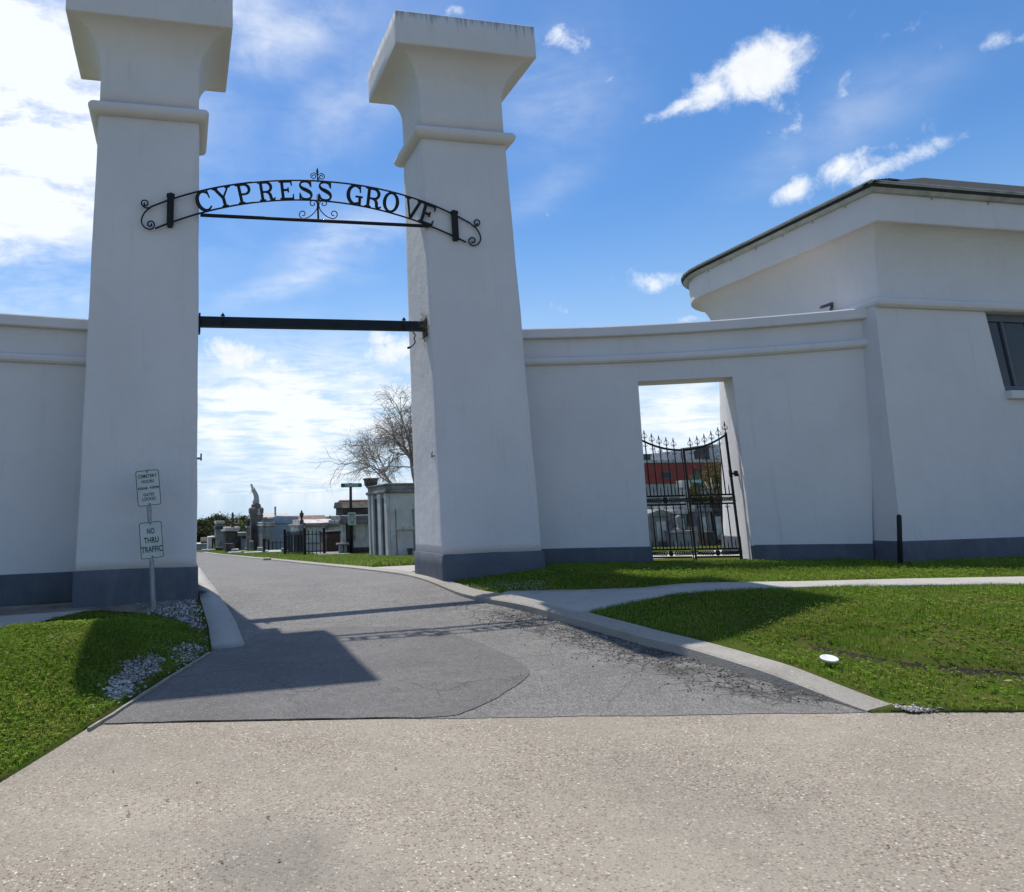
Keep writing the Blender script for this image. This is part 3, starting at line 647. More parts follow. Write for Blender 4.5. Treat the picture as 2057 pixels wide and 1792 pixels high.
mb = MB(); sweep(mb, RW, RWd, [(.03, WB), (.03, WPL-.012), (.016, WPL), (-.01, WPL), (-.01, WB)], WX0, jl1[0]+.03, 10); sweep(mb, RW, RWd, [(.03, WB), (.03, WPL-.012), (.016, WPL), (-.01, WPL), (-.01, WB)], jr1[0]-.02, WE, 10); sweep(mb, RW, RWd, [(-.07, WB), (-.07, WPL-.012), (-.084, WPL), (-.12, WPL), (-.12, WB)], WE(.9)+.001, WX1+.06, 3)
part('plinth', mb, M['plinth'], wall)
mb = MB(); sweep(mb, RW, RWd, [(.085, WT-.17), (.10, WT-.155), (.10, WT-.02), (.085, WT), (-TH-.08, WT), (-TH-.08, WT-.17)], WX0, WE(WT)+.04, 26); part('coping', mb, M['stucco'], wall)
tz = hit(1400, 712)[2]
tor = [(.0, tz-.085), (.05, tz-.08), (.082, tz-.05), (.09, tz-.01), (.075, tz+.03), (.035, tz+.055), (.0, tz+.06), (-.02, tz+.06), (-.02, tz-.085)]
mb = MB(); sweep(mb, RW, RWd, tor, WX0, WE(tz)+.03, 26); part('moulding', mb, M['stucco'], wall)
# left wall
LW, LWd = arc_fn([(-1.2, 11.22), (-2.64, 11.0), (-7., 10.1)])
lwall = thing('boundary_wall', 'white stucco wall running out of frame left of the left pillar', 'wall', (-4, 10.8, .5))
mb = MB(); sweep(mb, LW, LWd, fb([.0, 1.5, 3., WT-.16]), -9., -1.2, 16); part('wall_body', mb, M['stucco'], lwall)
mb = MB(); sweep(mb, LW, LWd, [(.03, .0), (.03, .79), (.016, .80), (-.01, .80), (-.01, .0)], -9., -1.2, 16); part('plinth', mb, M['plinth'], lwall)
mb = MB(); sweep(mb, LW, LWd, [(.085, WT-.17), (.10, WT-.155), (.10, WT-.02), (.085, WT), (-TH-.08, WT), (-TH-.08, WT-.17)], -9., -1.2, 16); part('coping', mb, M['stucco'], lwall)
tzl = at_y(80, 718, 11.05)[2]
mb = MB(); sweep(mb, LW, LWd, [(a, b-tz+tzl) for a, b in tor], -9., -1.2, 16); part('moulding', mb, M['stucco'], lwall)

# ------------------------------------------------------------------ gatehouse on the right
BX, BY = 10.66, 8.86                       # front left corner at ground level
BW, BD = 9.5, 4.22
house = thing('gatehouse', 'white stucco gatehouse with flared cornice and hipped shingle roof at the right', 'building', (BX, BY, .5))
def bring(o, z, rb=.9, n=8, lx=0., bx=0.):
    """plan outline grown outwards by o; the back left corner is rounded"""
    x0, y0, x1, y1 = BX-o-lx, BY-o, BX+BW+o, BY+BD+o; r = rb+o
    pts = [(x0, y0), (x1, y0), (x1, y1)]
    x0 = BX-o-bx
    pts += [(x0+r-r*math.sin(a), y1-r+r*math.cos(a)) for a in [k/n*PI/2 for k in range(n+1)]]
    return [(x, y, z) for x, y in pts]
zt = at_y(1755, 605, BY)[2]; BAT = .0
wx0 = at_y(1978, 625, BY)[0]; wzt = at_y(1978, 622, BY)[2]; wzb = at_y(1997, 785, BY)[2]; WXR = wx0+1.5
mb = MB()
off = lambda z: BAT*(zt-z)
# walls are built with the window opening left free on the front
lv = [.38, 1.0, 1.8, wzb, (wzb+wzt)/2, wzt, zt-.02]
LX = lambda z: .22+.068*(zt-z)
BXX = lambda z: .01+.112*(zt-z)
R_ = [bring(off(z), z, lx=LX(z), bx=BXX(z)) for z in lv]; nP = len(R_[0])
for i in range(len(lv)-1):
    a, b = R_[i], R_[i+1]
    for k in range(nP):
        if k == 0: continue
        mb.add([a[k], a[(k+1) % nP], b[(k+1) % nP], b[k]], [(0, 1, 2, 3)])
    ya, yb = a[0][1], b[0][1]; za, zb = lv[i], lv[i+1]
    fx = lambda z: wx0+.09*(wzt-z)/(wzt-wzb)
    if za >= wzb-.001 and zb <= wzt+.001:
        mb.add([a[0], (fx(za), ya, za), (fx(zb), yb, zb), b[0]], [(0, 1, 2, 3)]); mb.add([(WXR, ya, za), a[1], b[1], (WXR, yb, zb)], [(0, 1, 2, 3)])
        mb.add([(fx(za), ya, za), (fx(za), ya+.2, za), (fx(zb), yb+.2, zb), (fx(zb), yb, zb)], [(0, 1, 2, 3)])
        mb.add([(WXR, ya, za), (WXR, ya+.2, za), (WXR, yb+.2, zb), (WXR, yb, zb)], [(0, 1, 2, 3)])
    else:
        mb.add([a[0], a[1], b[1], b[0]], [(0, 1, 2, 3)])
mb.add([(wx0, BY-off(wzt), wzt), (WXR, BY-off(wzt), wzt), (WXR, BY+.2, wzt), (wx0, BY+.2, wzt)], [(0, 1, 2, 3)])
mb.add([(wx0, BY-off(wzb), wzb), (WXR, BY-off(wzb), wzb), (WXR, BY+.2, wzb), (wx0, BY+.2, wzb)], [(0, 1, 2, 3)])
part('wall', mb, M['stucco'], house)
mb = MB(); mb.rings([bring(off(z)+e, z, lx=LX(z), bx=BXX(z)) for z, e in ((.36, .03), (.93, .03), (.945, .014), (.946, -.05))], True, True); part('plinth', mb, M['plinth'], house)
# corner pilaster strip next to the wall
tb = [(0., -.10), (.05, -.095), (.09, -.06), (.1, -.01), (.085, .035), (.04, .06), (0, .065)]
mb = MB(); mb.rings([bring(a, zt+b, lx=.16) for a, b in tb], True, True); part('moulding', mb, M['stucco'], house, bevel=.01)
zg = at_y(1735, 380, 8.5)[2]; z_f0 = at_y(1745, 443, 8.5)[2]; OW = .40
rg = [bring(.0, zt+.05, lx=.12), bring(.0, zt+.25, lx=.10)]
for k in range(1, 11):
    a = k/10*PI/2; rg.append(bring(OW*.96*(1-math.cos(a)), zt+.35+(z_f0-zt-.35)*math.sin(a)*.985+.0, lx=.09*(1-k/10)))
rg += [bring(OW, z_f0), bring(OW, zg-.03), bring(.1, zg-.03)]
mb = MB(); mb.rings(rg, True, True)
part('cornice', mb, M['stucco'], house, bevel=.012)
mb = MB(); mb.rings([bring(OW+.005, zg-.075), bring(OW+.05, zg-.07), bring(OW+.10, zg-.02), bring(OW+.12, zg+.05), bring(OW+.135, zg+.055), bring(OW+.135, zg+.075), bring(OW+.105, zg+.075), bring(OW+.02, zg-.01)], False, False); gut = part('gutter', mb, M['gutter'], house)
for k in range(7):
    y = BY-OW+.45+k*.62; part('gutter_bracket', MB().box(BX-OW-.012, BX-OW-.001, y, y+.028, zg-.115, zg-.05), M['gutter'], house, parent=gut)
for k in range(8):
    x = BX+.7+k*1.1; part('gutter_bracket', MB().box(x, x+.028, BY-OW-.012, BY-OW-.001, zg-.115, zg-.05), M['gutter'], house, parent=gut)
# hip roof with a ridge cap
e = OW+.12; ez = zg+.03; hx0, hy0, hx1, hy1 = BX-e, BY-e, BX+BW+e, BY+BD+e; rise = 1.70; hw_ = (hy1-hy0)/2
rid0 = (hx0+4.5, (hy0+hy1)/2, ez+rise); rid1 = (hx1-hw_, (hy0+hy1)/2, ez+rise); R0 = bring(e, ez)
mb = MB(); vs = R0+[rid0, rid1]; n_ = len(R0); a, b = n_, n_+1
fs = [(0, 1, b, a), (1, 2, b), (2, 3, a, b)]
for k in range(3, n_-1): fs.append((k, k+1, a))
fs.append((n_-1, 0, a)); mb.add(vs, fs); mb.rings([bring(e-.01, ez-.05), bring(e+.004, ez-.003)], True, False)
roof = part('roof', mb, M['shingle'], house)
mb = MB()
hp0 = Vector((hx0+.02, hy0+.02, ez+.012)); hp1 = hp0.lerp(Vector(rid0), .34)
for k in range(6):
    p = hp0.lerp(hp1, k/6); q = hp0.lerp(hp1, (k+1.12)/6); d = Vector((hp1-hp0)); s_ = Vector((d.y, -d.x, 0)).normalized()*.12
    mb.add([p-s_-Vector((0, 0, .02)), p+Vector((0, 0, .05)), p+s_-Vector((0, 0, .02)), q-s_-Vector((0, 0, .03)), q+Vector((0, 0, .03)), q+s_-Vector((0, 0, .03))], [(0, 1, 4, 3), (1, 2, 5, 4), (0, 2, 1), (3, 4, 5)])
o = part('ridge_cap', mb, M['shingle'], house, parent=roof)
# window
wf = MB(); y0 = BY+.10
fxl = lambda z: wx0+.09*(wzt-z)/(wzt-wzb)
wf.add([(fxl(z)+a, y, z) for z in (wzb, wzt) for y in (y0, y0+.06) for a in (0, .035)], [(0, 1, 5, 4), (0, 4, 6, 2), (1, 3, 7, 5), (2, 6, 7, 3)])
wf.box(wx0, WXR, y0-.004, y0+.058, wzt-.16, wzt-.001); wf.box(wx0, WXR, y0-.004, y0+.058, wzb+.001, wzb+.10)
wf.box(WXR-.07, WXR, y0+.002, y0+.06, wzb+.1, wzt-.16)
mx = wx0+.42; wf.add([(mx+.035*(wzt-z)+a, y, z) for z in (wzb+.1, wzt-.16) for y in (y0+.005, y0+.05) for a in (0, .05)], [(0, 1, 5, 4), (0, 4, 6, 2), (1, 3, 7, 5), (2, 6, 7, 3)])
wf.box(mx+.55, mx+.6, y0+.005, y0+.05, wzb+.1, wzt-.16)
win = part('window', wf, M['frame'], house, bevel=.006)
gl = MB(); gl.box(wx0+.02, WXR-.02, y0+.035, y0+.042, wzb+.02, wzt-.02); part('pane', gl, M['glass'], house, parent=win)
sl_ = MB(); sl_.box(fxl(wzb)-.005, WXR+.06, BY-.09, BY+.1, wzb-.13, wzb-.002); part('sill', sl_, M['stucco'], house, parent=win, bevel=.01)
# small bracket pipe over the wall on the left side of the house
q = at_y(1668, 624, 9.9); mb = MB(); px = BX-.012
pz = q[2]; mb.tube([(px+.05, 9.72, pz+.10), (px-.30, 9.72, pz-.01)], .026, 8); mb.tube([(px-.06, 9.72, pz+.06), (px-.16, 9.72, pz-.15), (px-.17, 9.72, pz-.25)], .02, 8)
part('wall_bracket', mb, M['frame'], house)

# ------------------------------------------------------------------ arched name sign
AY = 10.335
arch = thing('arched_sign', 'black wrought iron arch with CYPRESS GROVE letters spanning the two gate pillars', 'sign', (1.98, AY, 5.6))
def AP(X, Y): p = at_y(251.1+X*.3663, 301.3+Y*.3663, AY); return (float(p[0]), float(p[2]))
def fitp(pts, deg=4):
    a = np.array([AP(*p) for p in pts]); c = np.polyfit(a[:, 0]-2, a[:, 1], deg); return lambda x: float(np.polyval(c, x-2)), lambda x: float(np.polyval(np.polyder(c), x-2)), a
ru, rud, ua = fitp([(140, 316), (250, 265), (410, 228), (620, 190), (830, 168), (1060, 166), (1240, 188), (1480, 238), (1680, 298), (1800, 350), (1895, 405)])
rl, rld, la = fitp([(165, 430), (270, 392), (410, 348), (560, 311), (740, 285), (900, 274), (1060, 277), (1260, 300), (1450, 346), (1660, 412), (1800, 468), (1870, 508)])
def bar2(path, r, name, n=6, parent=arch, m=None, y=AY):
    mb = MB()
    for p in (path if isinstance(path[0], list) else [path]): mb.tube([(x, y, z) for x, z in p], r, n)
    return part(name, mb, m or M['iron'], parent)
def spiral(cx, cz, r0, r1, a0, turns, n=26):
    return [(cx+(r0+(r1-r0)*k/n)*math.cos(a0+turns*2*PI*k/n), cz+(r0+(r1-r0)*k/n)*math.sin(a0+turns*2*PI*k/n)) for k in range(n+1)]
K = .00278      # metres per zoom pixel near the sign
xs0, xs1 = ua[0, 0], ua[-1, 0]
up_l = [(x, ru(x)) for x in np.linspace(xs0, xs1, 50)]; lo_l = [(x, rl(x)) for x in np.linspace(la[0, 0], la[-1, 0], 50)]
bar2(up_l, .0135, 'upper_rail'); bar2(lo_l, .0135, 'lower_rail')
pix = lambda pts: [tuple(p) for p in smooth_line([AP(*p) for p in pts], 6)]
def end_scrolls():
    s = []
    s.append(pix([(142, 315), (118, 318), (98, 306), (90, 290), (97, 278), (112, 276), (124, 285), (124, 300), (113, 306), (105, 299), (108, 290)]))
    s.append(pix([(142, 315), (118, 332), (100, 356), (90, 385), (96, 410), (112, 427), (135, 435), (152, 430), (161, 412), (155, 396), (140, 390), (127, 398), (125, 411), (136, 419), (146, 412), (142, 403)]))
    s.append(pix([(1895, 405), (1915, 417), (1935, 415), (1945, 402), (1941, 389), (1928, 383), (1917, 391), (1918, 404), (1928, 409), (1934, 401)]))
    s.append(pix([(1895, 405), (1920, 424), (1938, 448), (1950, 478), (1946, 503), (1930, 520), (1908, 524), (1890, 513), (1886, 497), (1895, 483), (1910, 482), (1920, 492), (1917, 505), (1906, 508), (1901, 499)]))
    return s
for p in end_scrolls(): bar2(p, .0115, 'end_scroll')
# straps standing off the pillar faces
for (Xa, Ya, Yb) in ((248, 240, 418), (1808, 335, 497)):
    a = AP(Xa-3, Ya); b = AP(Xa+5, Yb); xm = (a[0]+b[0])/2
    mb = MB(); mb.box(xm-.036, xm+.036, AY+.0, AY+.11, b[1], a[1]); mb.box(xm-.05, xm+.05, AY-.03, AY+.0, b[1]-.0, a[1]+.0)
    mb.box(xm-.06, xm+.06, AY-.034, AY+.02, a[1]-.05, a[1]-.012); mb.lathe([(.012, a[1]-.01), (.02, a[1]+.012), (.0, a[1]+.03)], xm, AY, 6)
    part('strap', mb, M['iron'], arch, bevel=.004)
# cross bar
a = AP(413, 357); b = AP(1667, 418); mb = MB(); mb.tube([(a[0], AY, a[1]), (b[0], AY, b[1])], .029, 8); part('cross_bar', mb, M['iron'], arch)
# centre ornaments
cxz = AP(1060, 170)
fl = []
fl.append([(cxz[0]-.005, cxz[1]-.02), (cxz[0]-.012, cxz[1]+.17)])
for s in (-1, 1):
    fl.append([(cxz[0]+s*(.015), cxz[1]+.02)] + spiral(cxz[0]-.01+s*.062, cxz[1]+.075, .062, .014, PI if s > 0 else 0, -1.55*s, 30))
mb = MB()
for p in fl: mb.tube([(x, AY, z) for x, z in p], .008, 5)
mb.rings([[(cxz[0]-.012+.015*math.cos(2*PI*k/6)*r, AY+.01*math.sin(2*PI*k/6)*r, cxz[1]+z) for k in range(6)] for r, z in ((.5, .11), (1.3, .15), (.9, .19), (.05, .225))])
part('finial', mb, M['iron'], arch)
cb = AP(1060, 382); mb = MB(); mb.tube([(cb[0], AY, cb[1]), (cb[0]-.004, AY, AP(1060, 245)[1])], .016, 6)
for s in (-1, 1):
    X = lambda d: 1060+s*d
    for p in ([(X(2), 300), (X(12), 330), (X(38), 358), (X(68), 374), (X(92), 374), (X(104), 356), (X(98), 340), (X(84), 335), (X(73), 344), (X(76), 358), (X(88), 360)],
              [(X(2), 310), (X(6), 292), (X(18), 280), (X(34), 278), (X(44), 288), (X(42), 301), (X(30), 306), (X(20), 299), (X(24), 290)]):
        mb.tube([(x, AY, z) for x, z in pix(p)], .0085, 5)
part('bottom_ornament', mb, M['iron'], arch)
# letters: strokes of varying width
def stroke(pts, w): return (pts, w)
def arcp(cx, cz, rx, rz, a0, a1, n=14): return [(cx+rx*math.cos(math.radians(a0+(a1-a0)*k/n)), cz+rz*math.sin(math.radians(a0+(a1-a0)*k/n))) for k in range(n+1)]
T_, N_ = .082, .042
def wv(n, a, b, c=None): return [a+(b-a)*math.sin(PI*k/(n-1)) for k in range(n)]
def ring_w(pts, cx, rx, thick=T_, thin=N_): return [thin+(thick-thin)*min(1, abs(x-cx)/rx)**1.5 for x, z in pts]
def serif(x, z, w): return ([(x-w, z), (x+w, z)], [.036, .036])
GL = {}
c = arcp(.46, .5, .37, .46, 48, 318, 26); GL['C'] = (.86, [(c, [N_+(T_*1.25-N_)*max(0, -(x-.46)/.37)**.8 if x < .46 else N_ for x, z in c]), ([(.72, .98), (.76, .6)], [.05, .03])])
GL['Y'] = (.9, [([(.12, .97), (.46, .45)], [.075, .075]), ([(.84, .97), (.46, .45)], [.045, .05]), ([(.46, .5), (.46, .03)], [T_, T_]), serif(.13, .965, .15), serif(.82, .965, .15), serif(.46, .035, .17)])
bowl = [(.22, .955), (.5, .955)] + arcp(.5, .71, .27, .245, 90, -90, 14) + [(.22, .465)]
bw = [N_, N_] + ring_w(arcp(.5, .71, .27, .245, 90, -90, 14), .5, .27) + [N_]
GL['P'] = (.8, [([(.23, .97), (.23, .03)], [T_, T_]), (bowl, bw), serif(.2, .965, .17), serif(.23, .035, .18)])
GL['R'] = (.94, [([(.22, .97), (.22, .03)], [T_, T_]), (bowl, bw), serif(.2, .965, .17), serif(.22, .035, .17), ([(.47, .47), (.6, .42), (.68, .28), (.7, .12), (.76, .04), (.86, .04), (.93, .13)], [.05, .06, .08, .08, .07, .05, .035])])
GL['E'] = (.84, [([(.22, .97), (.22, .03)], [T_, T_]), ([(.05, .955), (.76, .955)], [.045, .045]), ([(.05, .045), (.82, .045)], [.045, .045]), ([(.2, .51), (.55, .51)], [.045, .045]), ([(.74, .99), (.77, .74)], [.05, .025]), ([(.78, .0), (.82, .28)], [.055, .025]), ([(.55, .63), (.55, .39)], [.035, .035])])
sp = smooth_line([(.74, .72), (.66, .9), (.44, .965), (.2, .9), (.14, .74), (.26, .6), (.5, .5), (.7, .38), (.76, .22), (.66, .07), (.42, .03), (.2, .1), (.12, .3)], 3)
GL['S'] = (.86, [([tuple(p) for p in sp], [N_+(T_*1.15-N_)*math.exp(-((k/len(sp)-.5)/.16)**2) for k in range(len(sp))]), ([(.74, 1.), (.77, .66)], [.045, .02]), ([(.10, 0.), (.10, .36)], [.045, .02])])
GL['G'] = (.92, [(c[:-4], [N_+(T_*1.25-N_)*max(0, -(x-.46)/.37)**.8 if x < .46 else N_ for x, z in c[:-4]]), ([(.72, .98), (.76, .64)], [.05, .03]), ([(.74, .42), (.74, .0)], [T_*.9, T_*.9]), serif(.7, .42, .2), ([(.46, .04), (.74, .12)], [N_, N_])])
o_ = arcp(.46, .5, .35, .46, 0, 360, 36); GL['O'] = (.92, [(o_, ring_w(o_, .46, .35, T_*1.1, N_))])
GL['V'] = (.92, [([(.12, .97), (.46, .03)], [.05, .045]), ([(.84, .97), (.48, .03)], [T_, T_]), serif(.14, .965, .16), serif(.82, .965, .16)])
def letter(ch, X, wscale=1.):
    x0 = AP(X, 250)[0]; zb = rl(x0); ztop = ru(x0); sl = (rud(x0)+rld(x0))/2; ang = math.atan(sl); H = (ztop-zb)*math.cos(ang)*1.0-.012
    wid, st = GL[ch]; mb = MB(); Wd = H*.88*wscale; ca, sa = math.cos(ang), math.sin(ang)
    zc = zb+.006
    def tf(x, z): x = (x-wid/2)*Wd; z = z*H; return (x0+ca*x-sa*z*1.0, zc+sa*x+ca*z)
    for i, (pts, w) in enumerate(st):
        L = []; R = []; n = len(pts)
        for k in range(n):
            p = np.array(pts[k]); a = np.array(pts[max(k-1, 0)]); b = np.array(pts[min(k+1, n-1)]); d = b-a; d = d/np.linalg.norm(d); nn = np.array([-d[1], d[0]])
            L.append(tf(*(p+nn*w[k]))); R.append(tf(*(p-nn*w[k])))
        y0 = AY-.010-.0011*i; y1 = AY+.010+.0011*i; rg = []
        for (lx, lz), (rx, rz) in zip(L, R): rg.append([(lx, y0, lz), (rx, y0, rz), (rx, y1, rz), (lx, y1, lz)])
        mb.rings(rg)
    return part('letter', mb, M['iron'], arch)
for ch, X in zip('CYPRESS', (452, 552, 660, 782, 888, 992, 1096)): letter(ch, X)
for ch, X in zip('GROVE', (1256, 1352, 1446, 1555, 1635)): letter(ch, X)

# ------------------------------------------------------------------ lower gate beam
bY = 10.62
bl = at_y(402, 648, bY); br = at_y(848, 655, bY); xl, xr = LPX+.775, RPX-.745
zl_t, zl_b = at_y(402, 637, bY)[2], at_y(402, 656.5, bY)[2]; zr_t, zr_b = at_y(840, 647, bY)[2], at_y(840, 664.5, bY)[2]
beam = thing('gate_beam', 'dark blue grey steel beam crossing the gateway below the arched sign', 'beam', ((xl+xr)/2, bY, (zl_t+zl_b)/2))
def lin(x, a, b): return a+(b-a)*(x-xl)/(xr-xl)
mb = MB(); hb_ = [lin(xl, zl_t, zr_t), lin(xl, zl_b, zr_b)]
def cbeam(poly_fn):
    mb.rings([poly_fn(xl+.03), poly_fn(xr-.03)])
cbeam(lambda x: [(x, bY-.06, lin(x, zl_t, zr_t)), (x, bY+.06, lin(x, zl_t, zr_t)), (x, bY+.06, lin(x, zl_t, zr_t)-.018), (x, bY-.042, lin(x, zl_t, zr_t)-.018), (x, bY-.042, lin(x, zl_b, zr_b)+.045), (x, bY-.06, lin(x, zl_b, zr_b)+.045)])
cbeam(lambda x: [(x, bY-.066, lin(x, zl_b, zr_b)+.055), (x, bY+.06, lin(x, zl_b, zr_b)+.055), (x, bY+.06, lin(x, zl_b, zr_b)), (x, bY-.066, lin(x, zl_b, zr_b))])
part('channel', mb, M['beam'], beam, bevel=.004)
for x, hgt in ((xl+.015, .30), (xr-.02, .36)):
    mb = MB(); mb.box(x-.014, x+.014, bY-.1, bY+.1, lin(x, zl_b, zr_b)-.10, lin(x, zl_t, zr_t)+.04); part('end_plate', mb, M['gate_iron'], beam, bevel=.004)
for u in (447, 808):
    x = at_y(u, 640, bY)[0]; mb = MB(); mb.tube([(x, bY-.085, lin(x, zl_t, zr_t)+.05), (x, bY-.085, lin(x, zl_b, zr_b)-.025)], .009, 6); mb.box(x-.03, x+.03, bY-.1, bY-.06, lin(x, zl_t, zr_t)+.002, lin(x, zl_t, zr_t)+.014); mb.lathe([(.02, lin(x, zl_t, zr_t)+.015), (.02, lin(x, zl_t, zr_t)+.035)], x, bY-.085, 6)
    part('clamp_bolt', mb, M['iron'], beam)
# bird-nest of straw on the right bracket, loose cable below
nest = MB(); nx0 = xr-.03
for k in range(150):
    p = Vector((nx0+random.gauss(0, .03)-.02, bY-.09+random.gauss(0, .035), lin(xr, zr_t, zr_t)-.10+random.gauss(0, .11))); d = Vector((random.gauss(0, 1), random.gauss(0, 1), random.gauss(0, 1.)))
    d.normalize(); l = random.uniform(.04, .11); nest.tube([p, p+d*l*.5+Vector((0, 0, .008)), p+d*l], .0028, 3, False)
tag(nest.build('straw_nest', M['twig'], fix=False), 'tangle of dry straw caught on the right end of the steel beam', 'nest')
cab = MB(); cx_ = at_y(829, 668, bY)[0]; cz_ = zr_b-.005
cpts = [at_y(u, v, bY-.05) for u, v in ((829, 667), (834, 673), (832, 680), (834, 687), (829, 694), (823, 698))]; cab.tube(smooth_line(cpts, 5), .009, 6)
cab.tube([cpts[-1]+np.array([.01, 0, .005]), cpts[-1]+np.array([-.035, 0, -.012])], .018, 8)
tag(cab.build('loose_cable', M['iron']), 'short loose grey cable hanging below the right end of the beam', 'cable')
# hinge pintles left on the pillars
for (u, v, x, y, lab) in ((868, 915, RPX-.77, 10.45, 'small rusty hinge pin on the inner face of the right gate pillar'), (399, 921, LPX+.785, 10.42, 'small rusty hinge pin on the inner face of the left gate pillar')):
    z = at_y(u, v, y)[2]; s = 1 if x < 2 else -1; mb = MB(); mb.tube([(x-.02*s, y, z), (x+.05*s, y, z)], .016, 6); mb.tube([(x+.045*s, y, z-.03), (x+.045*s, y, z+.07)], .013, 6)
    tag(mb.build('hinge_pin', M['galv']), lab, 'hinge', 'hinge pins left on the gate pillars')

# ------------------------------------------------------------------ text helper (Blender's built-in font)
def text_mesh(s):
    cu = bpy.data.curves.new('tmp', 'FONT'); cu.body = s; cu.align_x = 'CENTER'; cu.extrude = .0; cu.offset = .024; cu.resolution_u = 3; cu.fill_mode = 'FRONT'
    o = bpy.data.objects.new('tmp', cu); COL.objects.link(o); dg = bpy.context.evaluated_depsgraph_get(); dg.update()
    me = bpy.data.meshes.new_from_object(o.evaluated_get(dg)); vs = [tuple(v.co) for v in me.vertices]; fs = [tuple(p.vertices) for p in me.polygons]
    bpy.data.objects.remove(o); bpy.data.curves.remove(cu); bpy.data.meshes.remove(me); return vs, fs
def text_into(mb, s, cx, zc, w, h, y):
    """flat lettering facing -Y, fitted into a w x h box"""
    vs, fs = text_mesh(s); a = np.array(vs); x0, x1, y0, y1 = a[:, 0].min(), a[:, 0].max(), a[:, 1].min(), a[:, 1].max()
    mb.add([(cx+(x-(x0+x1)/2)/(x1-x0)*w, y, zc+(q-(y0+y1)/2)/(y1-y0)*h) for x, q, _ in vs], fs)
def plate(mb, w, h, r, y0, y1, cx=0, cz=0, n=5):
    pts = []
    for sx, sz, a0 in ((1, -1, -90), (1, 1, 0), (-1, 1, 90), (-1, -1, 180)):
        for k in range(n+1): a = math.radians(a0+90*k/n); pts.append((cx+sx*(w/2-r)+r*math.cos(a), cz+sz*(h/2-r)+r*math.sin(a)))
    mb.prism(pts, y0, y1)
def frame_line(mb, w, h, r, t, y, n=5):
    A = []; B = []
    for L, e in ((A, 0), (B, t)):
        for sx, sz, a0 in ((1, -1, -90), (1, 1, 0), (-1, 1, 90), (-1, -1, 180)):
            for k in range(n+1): a = math.radians(a0+90*k/n); L.append((sx*(w/2-r)+(r-e)*math.cos(a), y, sz*(h/2-r)+(r-e)*math.sin(a)))
    N = len(A); mb.add(A+B, [(k, (k+1) % N, N+(k+1) % N, N+k) for k in range(N)])

# ------------------------------------------------------------------ cemetery sign post
sb = gp(309, 1227, LL, -.0); SY = float(sb[1]); st_ = at_y(296.5, 945, SY)
sgn = thing('sign_post', 'leaning galvanised post by the left pillar carrying the cemetery hours and no thru traffic signs', 'sign post', (float(sb[0]), SY, float(sb[2])))
lean = math.atan2(st_[0]-sb[0], st_[2]-sb[2]); sgn.rotation_euler = (math.radians(-1.5), lean, math.radians(4)); Lp = float(math.hypot(st_[0]-sb[0], st_[2]-sb[2]))
mb = MB()
ux = [(-.030, .014), (-.022, .014), (-.015, -.014), (.015, -.014), (.022, .014), (.030, .014), (.030, .019), (.019, .019), (.012, -.009), (-.012, -.009), (-.019, .019), (-.030, .019)]
mb.rings([[(x, y, z) for x, y in ux] for z in (-.3, Lp+.02)]); post = mb.build('post', M['galv'], sgn)
def panel_at(u0, v0, u1, v1):
    """centre height along the post"""
    p = at_y((u0+u1)/2, (v0+v1)/2, SY); return float((p[2]-sb[2])/math.cos(lean)), float(p[0])
def sign_panel(zc, w, h, roll, lines, lab, xo=0.):
    t = MB(); plate(t, w, h, .035, -.0035, 0); o = t.build('sign_panel', M['signwhite'], sgn); o['label'] = lab; o.location = (xo, -.017, zc); o.rotation_euler = (0, roll, 0)
    f = MB(); frame_line(f, w-.016, h-.016, .028, .0085, -.0045); f.build('border', M['signgreen'], o, fix=False)
    for s, z, tw, th in lines: f = MB(); text_into(f, s, 0, z, tw, th, -.0046); f.build('text_line', M['signgreen'], o, fix=False)
    for z in (h/2-.03, -h/2+.03): MB().rings([[(.010*math.cos(2*PI*k/8), y, z+.010*math.sin(2*PI*k/8)) for k in range(8)] for y in (-.004, -.009)]).build('bolt', M['iron'], o)
z1, _ = panel_at(271, 945, 323, 1015); z2, _ = panel_at(281, 1047, 328, 1123)
sign_panel(z1, .312, .475, -.035, [('CEMETERY', .155, .245, .045), ('HOURS', .085, .16, .042), ('8:00AM - 4:00PM', .0, .265, .036), ('GATES', -.085, .14, .040), ('LOCKED', -.142, .17, .042)], 'upper white sign with the cemetery hours in green', .0)
sign_panel(z2, .300, .475, -.02, [('NO', .115, .095, .076), ('THRU', .0, .185, .076), ('TRAFFIC', -.115, .262, .076)], 'lower white sign reading NO THRU TRAFFIC', .008)

# ------------------------------------------------------------------ wrought-iron side gate
GOFF = -.30                                     # behind the wall face
def gpt(u, v): p = hit(u, v, RW, -GOFF); return np.array(p)
ga = gpt(1474, 1000); gb = gpt(1289, 1000); gd = (gb-ga)[:2]; glen = np.linalg.norm(gd); gdir = gd/glen     # from right stile to left stile
def gxz(u, v):
    """picture point on the straight gate plane -> (distance from the right stile, height)"""
    d = ray(u, v); nrm = np.array([-gdir[1], gdir[0]]); k = np.dot(ga[:2], nrm)/np.dot(d[:2], nrm); p = CAM+d*k; return float(np.dot(p[:2]-ga[:2], gdir)), float(p[2])
Zg = lambda X, Y: gxz(1275.6+X*.1681, 843.7+Y*.1681)
gz_bot = (Zg(1220, 1625)[1]+Zg(700, 1645)[1])/2; gz_b2 = (Zg(1215, 1530)[1]+Zg(700, 1550)[1])/2; gz_m1 = (Zg(1170, 990)[1]+Zg(640, 1010)[1])/2; gz_m2 = (Zg(1170, 888)[1]+Zg(640, 903)[1])/2
gz_top = Zg(1122, 170)[1]; gz_ctr = Zg(605, 352)[1]; s_ctr = Zg(645, 1000)[0]
print('gate', glen, s_ctr, gz_bot, gz_b2, gz_m1, gz_m2, gz_ctr, gz_top, 'LZ', LZ)
